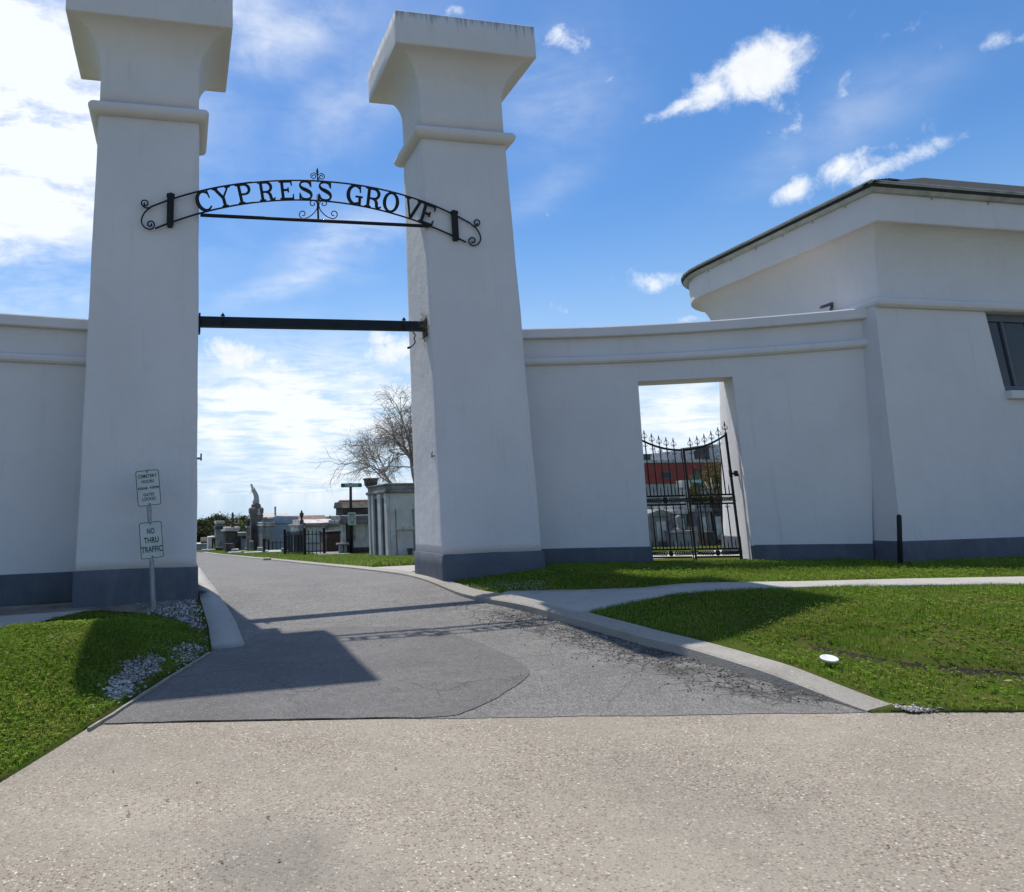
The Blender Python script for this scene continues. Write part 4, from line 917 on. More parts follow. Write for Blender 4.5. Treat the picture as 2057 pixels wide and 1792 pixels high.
rzg = math.atan2(-gdir[1], -gdir[0])            # local +x runs to the right
def gate_leaf(label, origin, sgnx, width):
    """local x from 0 (hinge stile) to width (meeting stile), mirrored by sgnx"""
    t = thing('iron_gate_leaf', label, 'gate', origin, 'wrought iron gate leaves in the side doorway'); t.rotation_euler = (0, 0, rzg)
    z0 = origin[2]; X = lambda x: sgnx*x
    def pb(name, mb, bev=0., parent=t): return mb.build(name, M['gate_iron'], parent, bevel=bev)
    top = lambda x: gz_ctr-z0+(gz_top-gz_ctr)*(1-x/width)**2.
    hs = MB(); hs.box(X(0)-.017, X(0)+.017, -.017, .017, gz_bot-.06-z0, gz_top-z0+.03); pb('hinge_stile', hs, .003)
    ms = MB(); mw_ = .015 if sgnx < 0 else .007; ms.box(X(width)-mw_, X(width)+mw_, -.010, .010, gz_bot-.09-z0, gz_ctr-z0+.02); pb('meeting_stile', ms, .003)
    mb = MB(); pts = [(x, top(x)) for x in np.linspace(0, width, 18)]
    mb.rings([[(X(x), -.012, z-.024), (X(x), .012, z-.024), (X(x), .012, z+.010), (X(x), -.012, z+.010)] for x, z in pts]); pb('top_rail', mb)
    for nm, z in (('middle_rail', gz_m2), ('middle_rail', gz_m1), ('bottom_rail', gz_b2), ('bottom_rail', gz_bot)):
        mb = MB(); mb.box(min(X(.017), X(width-.02)), max(X(.017), X(width-.02)), -.013, .013, z-z0-.014, z-z0+.014); pb(nm, mb)
    xsb = [width*(k+1)/6.0 for k in range(5)]
    def spear(mb, x, z):
        mb.tube([(x, 0, z-.03), (x, 0, z+.13)], .0065, 5)
        mb.rings([[(x+a*math.cos(2*PI*k/6), b*math.sin(2*PI*k/6), z+h) for k in range(6)] for a, b, h in ((.006, .006, .125), (.013, .006, .14), (.003, .002, .195))])
        mb.lathe([(.012, z+.045), (.016, z+.055), (.012, z+.065)], x, 0, 6)
        for s in (-1, 1):
            mb.tube([(x, 0, z+.15), (x+s*.016, 0, z+.128), (x+s*.037, 0, z+.098), (x+s*.041, 0, z+.076), (x+s*.03, 0, z+.062), (x+s*.016, 0, z+.067), (x+s*.015, 0, z+.078), (x+s*.022, 0, z+.081)], .0048, 4)
    mb0 = MB()
    for x in xsb:
        b = MB(); b.tube([(X(x), 0, gz_m2-z0), (X(x), 0, top(x)+.02)], .0095, 6); b.tube([(X(x), 0, gz_b2-z0), (X(x), 0, gz_m1-z0)], .0095, 6)
        for zc_ in (top(x)-.05, gz_m1-z0-.03):
            for s in (-1, 1): b.tube([(X(x), 0, zc_-.045), (X(x)+s*.014, 0, zc_-.03), (X(x)+s*.026, 0, zc_-.008), (X(x)+s*.034, 0, zc_-.022), (X(x)+s*.027, 0, zc_-.03)], .0045, 4)
        pb('bar', b)
        sp = MB(); spear(sp, X(x), top(x)); pb('spearhead', sp)
    sp = MB(); spear(sp, X(.0), top(0)+.02); pb('spearhead', sp)
    for k in range(6):
        x = width*(k+.5)/6
        for zb, h in ((gz_m2, .17), (gz_b2, .15)):
            d = MB(); d.rings([[(X(x)+r*math.cos(2*PI*q/5), r*math.sin(2*PI*q/5), zb-z0+z) for q in range(5)] for r, z in ((.0075, 0), (.0085, h*.6), (.001, h))]); pb('short_spike', d)
    # scroll-work panels between the paired rails: leafy scrolls either side of a centre rosette
    for za, zb in ((gz_m1, gz_m2), (gz_bot, gz_b2)):
        d = MB(); zc_ = (za+zb)/2-z0; hh = (zb-za)/2-.014; xc = width/2
        d.rings([[(X(xc)+r*math.cos(2*PI*k/10), y, zc_+r*1.15*math.sin(2*PI*k/10)) for k in range(10)] for r, y in ((.01, -.022), (hh*.75, -.012), (hh*.85, 0.), (hh*.75, .012), (.01, .022))])
        for s in (-1, 1):
            for k in range(9):
                x0 = xc+s*(.05+.034*k); f = 1-.045*k
                for q in (-1, 1):
                    d.tube([(X(x0), 0, zc_+q*.004), (X(x0+s*.02), 0, zc_+q*hh*.42*f), (X(x0+s*.045), 0, zc_+q*hh*.86*f)], [.006, .0125, .004], 5, False)
            d.tube([(X(xc+s*.03), 0, zc_), (X(xc+s*(width/2-.05)), 0, zc_)], .009, 4)
            d.tube([(X(xc+s*(width/2-.03-.03*math.cos(a)*(1-a/9))), 0, zc_+(.036*math.sin(a))*(1-a/9)) for a in np.linspace(0, 7.5, 18)], .007, 4)
        pb('scroll_panel', d)
    return t
base_z = gz_bot-.0
oR = (float(ga[0]), float(ga[1]), float(base_z)); mid = ga[:2]+gdir*s_ctr
lR = gate_leaf('right leaf of the black wrought iron side gate with spear tops', oR, -1, s_ctr-.012)
wl = s_ctr; oL = ga[:2]+gdir*(2*s_ctr+.0); lL = gate_leaf('left leaf of the black wrought iron side gate, half hidden by the wall', (float(oL[0]), float(oL[1]), float(base_z)), 1, wl-.024)
# hinge/latch block on the jamb
hj = Zg(1195, 640); mb = MB(); mb.tube([(.0, 0, hj[1]-base_z), (.075, .0, hj[1]-base_z)], .018, 8); mb.box(.055, .10, -.03, .03, hj[1]-base_z-.045, hj[1]-base_z+.045); mb.lathe([(.028, hj[1]-base_z-.05), (.028, hj[1]-base_z+.06)], 0, 0, 8)
mb.build('hinge', M['gate_iron'], lR, bevel=.004)
mb = MB(); mb.box(-.02, .085, -.025, .025, -.07, -.035); mb.build('hinge', M['gate_iron'], lR, bevel=.004)
# threshold path behind the gate
thp = [(jl1[0]-.25, RW(jl1[0])+.12), (jr1[0]+.1, RW(jr1[0])+.12)]
struct(drape('threshold_path', [tuple(p) for p in (thp[0], thp[1], (thp[1][0]+1.6, thp[1][1]+1.5), (thp[0][0]+1.4, thp[0][1]+1.9))], M['walk'], lambda x, y: np.full(np.shape(x), gz_bot-.075), .0, .3, thick=.3), 'pale concrete threshold behind the side gate', 'path')

# ------------------------------------------------------------------ thin bollard by the house wall
def zlr(x, y): return float(LR(np.array([x]), np.array([y]))[0])
bp = gp(1808, 1131, LR); by_ = min(float(bp[1]), 8.62); bp = at_y(1807.5, 1100, by_); bz = zlr(bp[0], by_); bt = at_y(1806, 1032, by_)[2]
mb = MB(); mb.lathe([(.03, -.2), (.03, bt-bz-.03), (.024, bt-bz-.008), (.01, bt-bz)], 0, 0, 12)
bo = tag(mb.build('bollard', M['iron'], loc=(float(bp[0]), by_, bz)), 'thin black round-topped pipe standing in the grass against the gatehouse wall', 'bollard'); tp = at_y(1806, 1032, by_); bo.rotation_euler = (0, math.atan2(float(tp[0]-at_y(1808, 1131, by_)[0]), float(tp[2]-bz)), 0); bo.location.x = float(at_y(1808, 1131, by_)[0])
# white plastic lid lying on the lawn
dp = gp(1666, 1325, LR, .05); mb = MB(); mb.lathe([(.0, .0), (.062, .0), (.066, .012), (.060, .017), (.050, .010), (.03, .012), (.022, .009), (.0, .010)], 0, 0, 24)
o = tag(mb.build('plastic_lid', M['paper'], loc=tuple(dp)), 'round white plastic lid lying on the right hand lawn', 'lid'); o.rotation_euler = (.22, -.08, 0)
# timber edging of the left lawn
e0 = gp(178, 1461, G, .03); e1 = gp(421, 1309, G, .03); dv = (e1-e0)[:2]; dl = np.linalg.norm(dv); mb = MB(); n_ = 14; rg = []
nn = np.array([-dv[1], dv[0]])/dl
for k in range(n_+1):
    p = e0[:2]+dv*k/n_; z = float(G(p[0], p[1])); w = mnoise.noise((k*.7, 0, 0))*.012
    rg.append([(p[0]+nn[0]*(a+w), p[1]+nn[1]*(a+w), z+h) for a, h in ((-.011, -.05), (-.011, .028), (.011, .028), (.011, -.05))])
mb.rings(rg); tag(mb.build('edging_board', M['wood']), 'weathered grey timber board edging the left lawn', 'edging')

# ------------------------------------------------------------------ cemetery beyond the gateway
Z1 = lambda X, Y: (351.5+X*.26856, 904+Y*.26856)         # reading positions off an enlarged detail of the photograph
def base_y(X, Yb): return float(gp(*Z1(X, Yb))[1])
def wx(X, Y, y): return float(at_y(*Z1(X, Y), y)[0])
def wz(X, Y, y): return float(at_y(*Z1(X, Y), y)[2])
def gab(mb, x0, x1, y0, y1, z0, z1, ridge='x'):
    """gabled roof"""
    if ridge == 'x': mb.prism_yz([(y0, z0), (y1, z0), ((y0+y1)/2, z1)], x0, x1)
    else: mb.prism([(x0, z0), (x1, z0), ((x0+x1)/2, z1)], y0, y1)
class Tomb:
    def __init__(s, name, label, X0, X1, Yt, Yb, cat='tomb', depth=2.4, y=None, group='tombs along the cemetery road'):
        s.y0 = y if y else base_y((X0+X1)/2, Yb); s.x0 = wx(X0, Yb, s.y0); s.x1 = wx(X1, Yb, s.y0); s.y1 = s.y0+depth
        s.zt = wz((X0+X1)/2, Yt, s.y0); s.zb = float(G((s.x0+s.x1)/2, s.y0)); s.k = (wx(X0+1, Yb, s.y0)-s.x0)
        s.t = thing(name, label, cat, ((s.x0+s.x1)/2, s.y0, s.zb), group)
        s.x = lambda X: wx(X, Yb, s.y0); s.z = lambda Y: wz((X0+X1)/2, Y, s.y0)
    def box(s, nm, m, x0, x1, y0, y1, z0, z1, bev=.015, parent=None, label=None):
        mb = MB().box(x0, x1, y0, y1, z0, z1); return part(nm, mb, m, s.t, bevel=bev, parent=parent, label=label)
    def mk(s, nm, mb, m, bev=.0, parent=None): return part(nm, mb, m, s.t, bevel=bev, parent=parent)

# 1. near whitewashed tomb behind the right pillar
T = Tomb('tomb', 'near whitewashed tomb with tall pilasters under the bare tree', 1608, 1990, 300, 795, depth=2.6)
ze = T.z(318); D = .0
T.box('body', M['tombclean'], T.x0+.06, T.x1, T.y0, T.y1, T.zb-.2, ze)
mb = MB(); mb.box(T.x0-.09, T.x1+.1, T.y0-.10, T.y1+.1, ze+.001, ze+.11); mb.box(T.x0-.02, T.x1+.05, T.y0-.04, T.y1+.05, ze+.11, ze+.27); mb.box(T.x0-.07, T.x1+.08, T.y0-.08, T.y1+.08, ze+.27, ze+.33); T.mk('cornice', mb, M['tombgrey'], .02)
T.box('doorway', M['tombdark'], T.x0+.02, T.x0+.058, T.y0+.31, T.y0+2.3, T.zb, ze-.15)  # dark sheet painting the shade of the recess between the pilasters
for k, (a, b) in enumerate(((.02, .34), (.85, 1.25), (1.85, 2.1), (2.35, 2.58))): T.box('pilaster', M['tombclean'], T.x0-.05-.0*k, T.x0+.059, T.y0+a, T.y0+b, T.zb-.1, ze-.001)
sx0, sx1 = T.x(1665), T.x(1790)
T.box('shelf', M['tombwhite'], sx0-.02, sx1+.02, T.y0-.07, T.y0-.001, T.z(597), T.z(572))
mb = MB(); mb.box(sx0-.03, sx0+.0, T.y0-.03, T.y0-.002, T.zb+.05, T.z(440)); mb.box(sx1, sx1+.04, T.y0-.03, T.y0-.002, T.zb+.05, T.z(440)); T.mk('panel_frame', mb, M['tombgrey'], .004)
q = T.x(1745); mb = MB(); mb.lathe([(.10, T.zb), (.07, T.zb+.06), (.09, T.zb+.2), (.12, T.zb+.28), (.1, T.zb+.28), (.03, T.zb+.2)], q, T.y0-.22, 10)
tag(mb.build('flower_urn', M['tombdark']), 'small dark flower urn at the foot of the near whitewashed tomb', 'urn')

# 2. tomb with heavy dark casket roof
T = Tomb('tomb', 'tomb with a heavy blackened casket roof and a blank plaster side', 1250, 1520, 490, 782, depth=2.0)
T.box('body', M['tombwhite'], T.x(1335), T.x1, T.y0, T.y1, T.zb+.18, T.z(548), label='blank cream plaster side wall')
T.box('base', M['tombdark'], T.x(1295), T.x1+.1, T.y0-.05, T.y1, T.zb-.2, T.zb+.30)
mb = MB(); mb.box(T.x(1225), T.x1+.15, T.y0-.16, T.y1+.1, T.z(548)+.002, T.z(520)); mb.box(T.x(1240), T.x1+.1, T.y0-.10, T.y1, T.z(520), T.z(488)); T.mk('entablature', mb, M['tombgrey'], .02)
T.box('pier', M['tombdark'], T.x(1292), T.x(1334), T.y0-.04, T.y0+.6, T.zb+.3, T.z(549), label='black corner pier'); T.box('pilaster', M['marble'], T.x(1256), T.x(1284), T.y0-.02, T.y0+.3, T.zb, T.z(549))
zc0, zc1 = T.z(486), T.z(378); mb = MB(); ym = (T.y0+T.y1)/2-.3
mb.prism_yz([(ym-.75, zc0), (ym+.75, zc0), (ym+.70, zc0+.42*(zc1-zc0)), (ym+.78, zc0+.5*(zc1-zc0)), (ym+.25, zc1), (ym-.25, zc1), (ym-.78, zc0+.5*(zc1-zc0)), (ym-.70, zc0+.42*(zc1-zc0))], T.x(1262), T.x1+.1)
rf = T.mk('casket_roof', mb, M['tombdark'], .02); mb = MB(); mb.prism_yz([(ym-.3, zc1+.002), (ym+.3, zc1+.002), (ym+.2, zc1+.05), (ym-.2, zc1+.05)], T.x(1270), T.x1+.1); T.mk('roof_cap', mb, M['brownroof'], .01, rf)
for a in (1245, 1257): pass
mb = MB(); mb.prism_yz([(ym-.8, zc0+.5*(zc1-zc0)), (ym+.8, zc0+.5*(zc1-zc0)), (ym+.55, zc1-.04), (ym-.55, zc1-.04)], T.x(1246), T.x(1262)-.002); T.mk('roof_end', mb, M['tombdark'], .02, rf)
# stone bench legs / slab in front of it
yb = T.y0-.5; x0, x1 = wx(1212, 785, yb), wx(1300, 785, yb); zb = float(G(x0, yb)); t = thing('stone_bench', 'low grey stone bench on the slab before the casket roofed tomb', 'bench', ((x0+x1)/2, yb, zb))
part('seat', MB().box(x0, x1, yb-.2, yb+.2, zb+.42, zb+.5), M['tombgrey'], t, .015)
for a in (x0+.1, x1-.24): part('leg', MB().box(a, a+.14, yb-.16, yb+.16, zb-.05, zb+.419), M['tombgrey'], t, .02)
tag(MB().box(wx(1075, 790, yb-.6), wx(1312, 790, yb-.6), yb-.7, yb+1.2, zb-.3, zb+.10).build('stone_slab', M['tombgrey'], bevel=.02), 'broad low grey slab under the stone bench beside the iron railing', 'slab')

# tall urn planter on a pedestal behind
y = T.y1+1.2; X = wx(1470, 400, y); t = thing('pedestal_urn', 'dark square urn on a slim pedestal behind the casket roofed tomb', 'urn', (X, y, float(G(X, y))))
zz_ = lambda Y: wz(1470, Y, y); k = (wx(1480, 400, y)-wx(1470, 400, y))/10
mb = MB()
def sq(mb, prof): mb.rings([[(X-r, y-r, z), (X+r, y-r, z), (X+r, y+r, z), (X-r, y+r, z)] for r, z in prof])
sq(mb, [(20*k, t.location.z-.1), (17*k, zz_(480)), (17*k, zz_(350))]); part('pedestal', mb, M['granite'], t)
mb = MB(); sq(mb, [(22*k, zz_(352)), (24*k, zz_(335)), (10*k, zz_(318)), (9*k, zz_(300)), (22*k, zz_(288)), (38*k, zz_(262)), (42*k, zz_(222)), (48*k, zz_(219)), (48*k, zz_(212)), (36*k, zz_(212)), (30*k, zz_(240))]); part('urn', mb, M['tombdark'], t)

# 3. red brick tomb
T = Tomb('tomb', 'low bare red brick tomb behind the iron railing', 1118, 1240, 612, 782, depth=1.8)
T.box('body', M['brick'], T.x(1138), T.x1, T.y0, T.y1, T.zb-.2, T.z(625)); T.box('lid', M['tombdark'], T.x(1130), T.x1+.05, T.y0-.06, T.y1, T.z(625)+.001, T.z(608)); T.box('pilaster', M['marble'], T.x(1122), T.x(1136), T.y0-.02, T.y0+.4, T.zb-.1, T.z(655))
# 4. low wide whitewashed tomb with a bright roof and red trim
T = Tomb('tomb', 'wide whitewashed tomb with a bright white flat roof and thin red trim', 922, 1250, 520, 778, depth=3.2, y=base_y(1080, 778)+1.4)
T.box('body', M['tombwhite'], T.x0+.1, T.x1, T.y0, T.y1, T.zb-.2, T.z(572)); T.box('cornice', M['tombgrey'], T.x0, T.x1+.1, T.y0-.12, T.y1+.1, T.z(572)+.001, T.z(553))
mb = MB(); mb.prism_yz([(T.y0-.05, T.z(553)), (T.y1, T.z(553)), (T.y1, T.z(519)), (T.y0+1.0, T.z(519)), (T.y0-.05, T.z(545))], T.x(955), T.x(1235)); T.mk('roof', mb, M['tombwhite'])
T.box('trim', M['redtrim'], T.x(950), T.x(1238), T.y0-.08, T.y0-.052, T.z(553)+.002, T.z(545)); T.box('shelf', M['tombgrey'], T.x(985), T.x(1200), T.y0-.05, T.y0-.001, T.z(700), T.z(690)); T.box('niche', M['tombgrey'], T.x(925), T.x(960), T.y0-.10, T.y0-.002, T.zb, T.z(572))
# urn on its corner
y = T.y0+.2; X = wx(948, 520, y); zz_ = lambda Y: wz(948, Y, y); k = (wx(958, 520, y)-wx(948, 520, y))/10
mb = MB(); mb.lathe([(15*k, T.z(553)), (15*k, zz_(528)), (8*k, zz_(520)), (6*k, zz_(510)), (12*k, zz_(500)), (15*k, zz_(485)), (17*k, zz_(476)), (18*k, zz_(474)), (9*k, zz_(470)), (8*k, zz_(462)), (5*k, zz_(456)), (0, zz_(446))], X, y, 12)
tag(mb.build('roof_urn', M['tombdark']), 'small dark finial urn on the corner of the white roofed tomb', 'urn')
# cross behind
y = T.y1+5; X = wx(1236, 500, y); zz_ = lambda Y: wz(1236, Y, y); mb = MB(); mb.box(X-.05, X+.05, y-.04, y+.04, float(G(X, y))-.1, zz_(437)); mb.box(wx(1205, 470, y), wx(1262, 470, y), y-.035, y+.035, zz_(474), zz_(466))
tag(mb.build('iron_cross', M['iron']), 'thin dark cross standing behind the white roofed tomb', 'cross')

# 5. iron railings
def railing(label, pts, h, m=M['iron'], step=.13, group=None, post_h=.1, zf=None):
    t = thing('iron_railing', label, 'railing', (pts[0][0], pts[0][1], float(G(*pts[0]))), group)
    bars = MB(); rails = MB()
    for (a, b) in zip(pts[:-1], pts[1:]):
        a = np.array(a); b = np.array(b); L = np.linalg.norm(b-a); n = max(2, int(L/step)); za = float(G(*a))+.08; zb = float(G(*b))+.08
        for hh in (.12, h*.82): rails.tube([(a[0], a[1], za+hh), (b[0], b[1], zb+hh)], .022, 4, False)
        for k in range(1, n):
            p = a+(b-a)*k/n; z = za+(zb-za)*k/n
            br = MB().rings([[(p[0]+r*math.cos(q), p[1]+r*math.sin(q), z+e) for q in (0, 1.57, 3.14, 4.71)] for r, e in ((.016, 0), (.016, h*.88), (.028, h*.91), (.001, h*1.02))]); part('bar', br, m, t)
    part('rail', rails, m, t)
    for p in pts:
        z = float(G(*p)); b = MB(); b.box(p[0]-.05, p[0]+.05, p[1]-.05, p[1]+.05, z-.1, z+h+post_h); b.lathe([(.06, z+h+post_h), (.06, z+h+post_h+.05), (0, z+h+post_h+.14)], *p, 6); part('post', b, m, t)
    return t
y0 = base_y(975, 795); yL = base_y(822, 795)
pA = (wx(822, 793, y0+2.6), y0+2.6); pB = (wx(972, 795, y0), y0); pC = (wx(1118, 792, y0+.2), y0+.2)
hR = wz(972, 592, y0)-float(G(*pB))-.12
t = railing('tall black iron railing around the plot before the white roofed tomb', [pA, pB, pC], hR, step=.17)
# dense gate panels in the angled side
a, b = np.array(pA), np.array(pB); g_ = MB()
for k in range(7):
    p = a+(b-a)*(k+.5)/7; q = (b-a)/np.linalg.norm(b-a)*.13; z = float(G(*p))
    g_.add([(p[0]-q[0], p[1]-q[1], z+.15), (p[0]+q[0], p[1]+q[1], z+.15), (p[0]+q[0], p[1]+q[1], z+hR*.95), (p[0]-q[0], p[1]-q[1], z+hR*.95), (p[0]-q[0]+.03, p[1]-q[1]+.03, z+.15), (p[0]+q[0]+.03, p[1]+q[1]+.03, z+.15), (p[0]+q[0]+.03, p[1]+q[1]+.03, z+hR*.95), (p[0]-q[0]+.03, p[1]-q[1]+.03, z+hR*.95)], [(0, 1, 2, 3), (7, 6, 5, 4), (0, 4, 5, 1), (1, 5, 6, 2), (2, 6, 7, 3), (3, 7, 4, 0)])
part('gate_panel', g_, M['iron'], t)
yk = base_y(640, 770); tag(MB().box(wx(670, 790, yk-1), wx(822, 790, yk-1), yk-3.6, yk-1.2, float(G(wx(740, 790, yk-1), yk-3))-.2, float(G(wx(740, 790, yk-1), yk-3))+.14).build('stone_slab', M['marble'], bevel=.02), 'sunlit pale grave slab left of the iron railing', 'slab')
y2 = base_y(770, 778)+2.; railing('lower black iron railing in front of the blue grey tomb', [(wx(700, 770, y2), y2), (wx(820, 770, y2), y2)], wz(760, 690, y2)-float(G(wx(760, 770, y2), y2)), step=.2)
y3 = base_y(668, 772); X = wx(668, 770, y3); mb = MB(); zb = float(G(X, y3)); hh = wz(668, 660, y3)-zb; mb.lathe([(.10, zb-.1), (.10, zb+.1), (.075, zb+.14), (.075, zb+hh-.1), (.10, zb+hh-.06), (.08, zb+hh), (0, zb+hh+.02)], X, y3, 8); tag(mb.build('iron_post', M['iron']), 'single thick black iron post right of the statue monument', 'post')

# 6. blue-grey tomb, its brown roofed neighbour and the tan roof behind
T = Tomb('tomb', 'smooth blue grey tomb right of the statue monument', 735, 925, 492, 775, depth=3.4, y=base_y(800, 770)+6)
T.box('body', M['tombblue'], T.x0, T.x1, T.y0, T.y1, T.zb-.2, T.z(548)); T.box('cornice', M['tombblue'], T.x0-.10, T.x1+.1, T.y0-.10, T.y1+.1, T.z(548)+.001, T.z(535))
mb = MB(); mb.prism([(T.x0, T.z(535)), (T.x1, T.z(535)), (T.x1, T.z(500)), (T.x(760), T.z(490)), (T.x0, T.z(500))], T.y0-.02, T.y1); T.mk('attic', mb, M['tombblue'], .02)
T.box('pilaster', M['tombwhite'], T.x0-.12, T.x0-.001, T.y0+.1, T.y0+.6, T.zb-.1, T.z(549))
T2 = Tomb('tomb', 'long tomb with a ridged brown roof behind the blue grey tomb', 790, 1145, 490, 775, depth=3.5, y=T.y0+4.5)
T2.box('body', M['tombgrey'], T2.x0, T2.x1, T2.y0, T2.y1, T2.zb-.3, T2.z(528)); mb = MB(); mb.prism_yz([(T2.y0-.15, T2.z(528)+.002), (T2.y1+.1, T2.z(528)+.002), (T2.y1-.8, T2.z(490)), (T2.y0+1., T2.z(490))], T2.x0, T2.x1); T2.mk('roof', mb, M['brownroof'], .02)
T3 = Tomb('tomb', 'tall tomb with a tan roof behind the blue grey tomb', 640, 858, 473, 772, depth=4, y=T.y0+8)
T3.box('body', M['tombgrey'], T3.x0, T3.x1, T3.y0, T3.y1, T3.zb-.3, T3.z(500)); mb = MB(); mb.prism_yz([(T3.y0-.2, T3.z(500)+.002), (T3.y1, T3.z(500)+.002), (T3.y1-1.2, T3.z(473)), (T3.y0+1.4, T3.z(473))], T3.x0-.05, T3.x1+.05); T3.mk('roof', mb, M['tanroof'], .02)
y = T.y0+1; X = wx(750, 470, y); r = (wx(756, 470, y)-X); mb = MB(); mb.box(X-r, X+r, y-r, y+r, T.z(505), wz(750, 435, y)); mb.lathe([(r*1.2, wz(750, 435, y)), (r*1.25, wz(750, 428, y)), (r*.4, wz(750, 421, y))], X, y, 8); tag(mb.build('roof_shaft', M['tombgrey']), 'short square stone shaft rising from the blue grey tomb', 'shaft')
y = T2.y1+6; X = wx(1160, 500, y); mb = MB(); z0 = float(G(X, y)); r = wx(1168, 500, y)-X; mb.rings([[(X+sx*r*f, y+sy*r*f, z) for sx, sy in ((-1, -1), (1, -1), (1, 1), (-1, 1))] for f, z in ((1, z0-.2), (1, wz(1160, 503, y)), (.6, wz(1160, 490, y)))]); tag(mb.build('stone_shaft', M['tombgrey']), 'small tapered stone shaft peeping over the ridged brown roof', 'shaft')
# grey tomb with pale eaves between monument and blue tomb
T = Tomb('tomb', 'grey tomb with two pale eaves courses right behind the statue monument', 655, 742, 505, 772, depth=3, y=base_y(700, 772)+3)
T.box('body', M['tombgrey'], T.x0, T.x1, T.y0, T.y1, T.zb-.2, T.z(568)); mb = MB(); mb.box(T.x0-.05, T.x1+.1, T.y0-.1, T.y1, T.z(568)+.002, T.z(560)); mb.box(T.x0, T.x1+.05, T.y0-.05, T.y1, T.z(560), T.z(547)); mb.box(T.x0-.05, T.x1+.1, T.y0-.1, T.y1, T.z(547), T.z(540)); T.mk('eaves', mb, M['tombwhite'], .01)
T.box('upper_block', M['granite'], T.x(690), T.x1, T.y0+.2, T.y1, T.z(540)+.001, T.z(512)); mb = MB(); mb.lathe([(.16, T.z(540)), (.2, T.z(530)), (.08, T.z(520)), (.14, T.z(512)), (.02, T.z(500))], T.x(675), T.y0+.3, 10); T.mk('finial', mb, M['tombgrey'])

# 7. statue on its tall monument
ys = base_y(600, 758); k = (wx(610, 750, ys)-wx(600, 750, ys))/10; zs_ = lambda Y: wz(600, Y, ys); xs_ = lambda X: wx(X, 700, ys)
xm = xs_(608); zb = float(G(xm, ys)); mon = thing('statue_monument', 'tall weathered stone monument that carries the leaning robed statue', 'monument', (xm, ys, zb))
def sqr(x, hw, prof, hd=None): return MB().rings([[(x-w*hw, ys-w*(hd or hw), z), (x+w*hw, ys-w*(hd or hw), z), (x+w*hw, ys+w*(hd or hw), z), (x-w*hw, ys+w*(hd or hw), z)] for w, z in prof])
part('step', sqr(xs_(605), 66*k, [(1, zb-.2), (1, zs_(742))]), M['granite'], mon, .03)
part('plinth', sqr(xs_(607), 50*k, [(1, zs_(742)-.01), (1, zs_(720)), (.9, zs_(712))]), M['granite'], mon, .02)
part('shaft', sqr(xs_(610), 45*k, [(1, zs_(713)), (.96, zs_(540)), (1.0, zs_(495)), (1.08, zs_(492)), (1.08, zs_(485))]), M['granite'], mon, .02)
part('side_buttress', MB().box(xs_(603), xs_(655), ys-45*k, ys+30*k, zb, zs_(500)), M['granite'], mon, .03)
part('capital', sqr(xs_(607), 46*k, [(.95, zs_(487)), (1.12, zs_(470)), (1.15, zs_(440)), (1.0, zs_(432)), (.75, zs_(428)), (.72, zs_(410)), (.5, zs_(400))]), M['granite'], mon, .03)
for sx, X in ((-1, 561), (1, 652)):
    mb = MB(); mb.tube([(xs_(X)+sx*4*k, ys-.2, zs_(455)), (xs_(X)-sx*30*k, ys-.2, zs_(450))], [17*k, 15*k], 10); part('scroll', mb, M['marble'], mon)
mb = MB(); mb.lathe([(12*k, zs_(490)), (14*k, zs_(478)), (8*k, zs_(462)), (9*k, zs_(445)), (4*k, zs_(438))], xs_(624), ys-48*k, 8); part('carved_bust', mb, M['marble'], mon)
# the robed figure: one continuous body of stacked, shifted sections, leaning to the left with bowed head
SW = 1.12
sec = [(400, 606, 20, 19), (392, 606, 23, 20), (378, 607, 21, 19), (365, 609, 17, 16), (352, 609, 17, 15), (338, 606, 17, 15), (322, 600, 16, 14), (308, 594, 14, 13), (297, 589, 12.5, 12), (287, 586, 13, 11), (279, 583, 12, 10), (273, 580, 8, 8), (270, 577, 5.5, 6), (267, 574.5, 6.5, 7), (262, 572, 8, 8.5), (257, 571, 7, 7.5), (253, 572, 3, 3)]
mb = MB(); rg = []
for i, (Y, X, a, b) in enumerate(sec):
    r = []
    for q in range(20):
        th = 2*PI*q/20; f = 1+(.10*math.sin(5*th+i*.5) if i < 9 else 0.); r.append((xs_(X)+a*SW*k*f*math.cos(th), ys+b*SW*k*f*math.sin(th), zs_(Y)))
    rg.append(r)
mb.rings(rg, smooth=True)
fig = mb
fig.tube([(xs_(592), ys-.12, zs_(283)), (xs_(584), ys-.34, zs_(296)), (xs_(577), ys-.32, zs_(307)), (xs_(572), ys-.28, zs_(310))], [6*k, 5*k, 4*k, 3*k], 8)
fig.tube([(xs_(580), ys+.1, zs_(284)), (xs_(575), ys-.1, zs_(297)), (xs_(573), ys-.25, zs_(305))], [5*k, 4.5*k, 3.5*k], 8)
fig.tube([(xs_(577), ys-.3, zs_(310)), (xs_(568), ys-.3, zs_(318)), (xs_(560), ys-.3, zs_(328))], [2.6*k, 2.2*k, 1.2*k], 6)
st = thing('statue', 'leaning robed stone figure with bowed head on top of the tall monument', 'statue', (xs_(606), ys, zs_(400)))
part('figure', fig, M['marble'], st)
mb = MB(); mb.rings([[(xs_(X)+a*k*math.cos(2*PI*q/14), ys+.02+a*k*math.sin(2*PI*q/14), zs_(Y)) for q in range(14)] for Y, X, a in ((268, 577.5, 6.5), (263, 574.5, 8.3), (257, 572.5, 7.8), (252, 573, 4))], smooth=True); part('hair', mb, M['granite'], st)

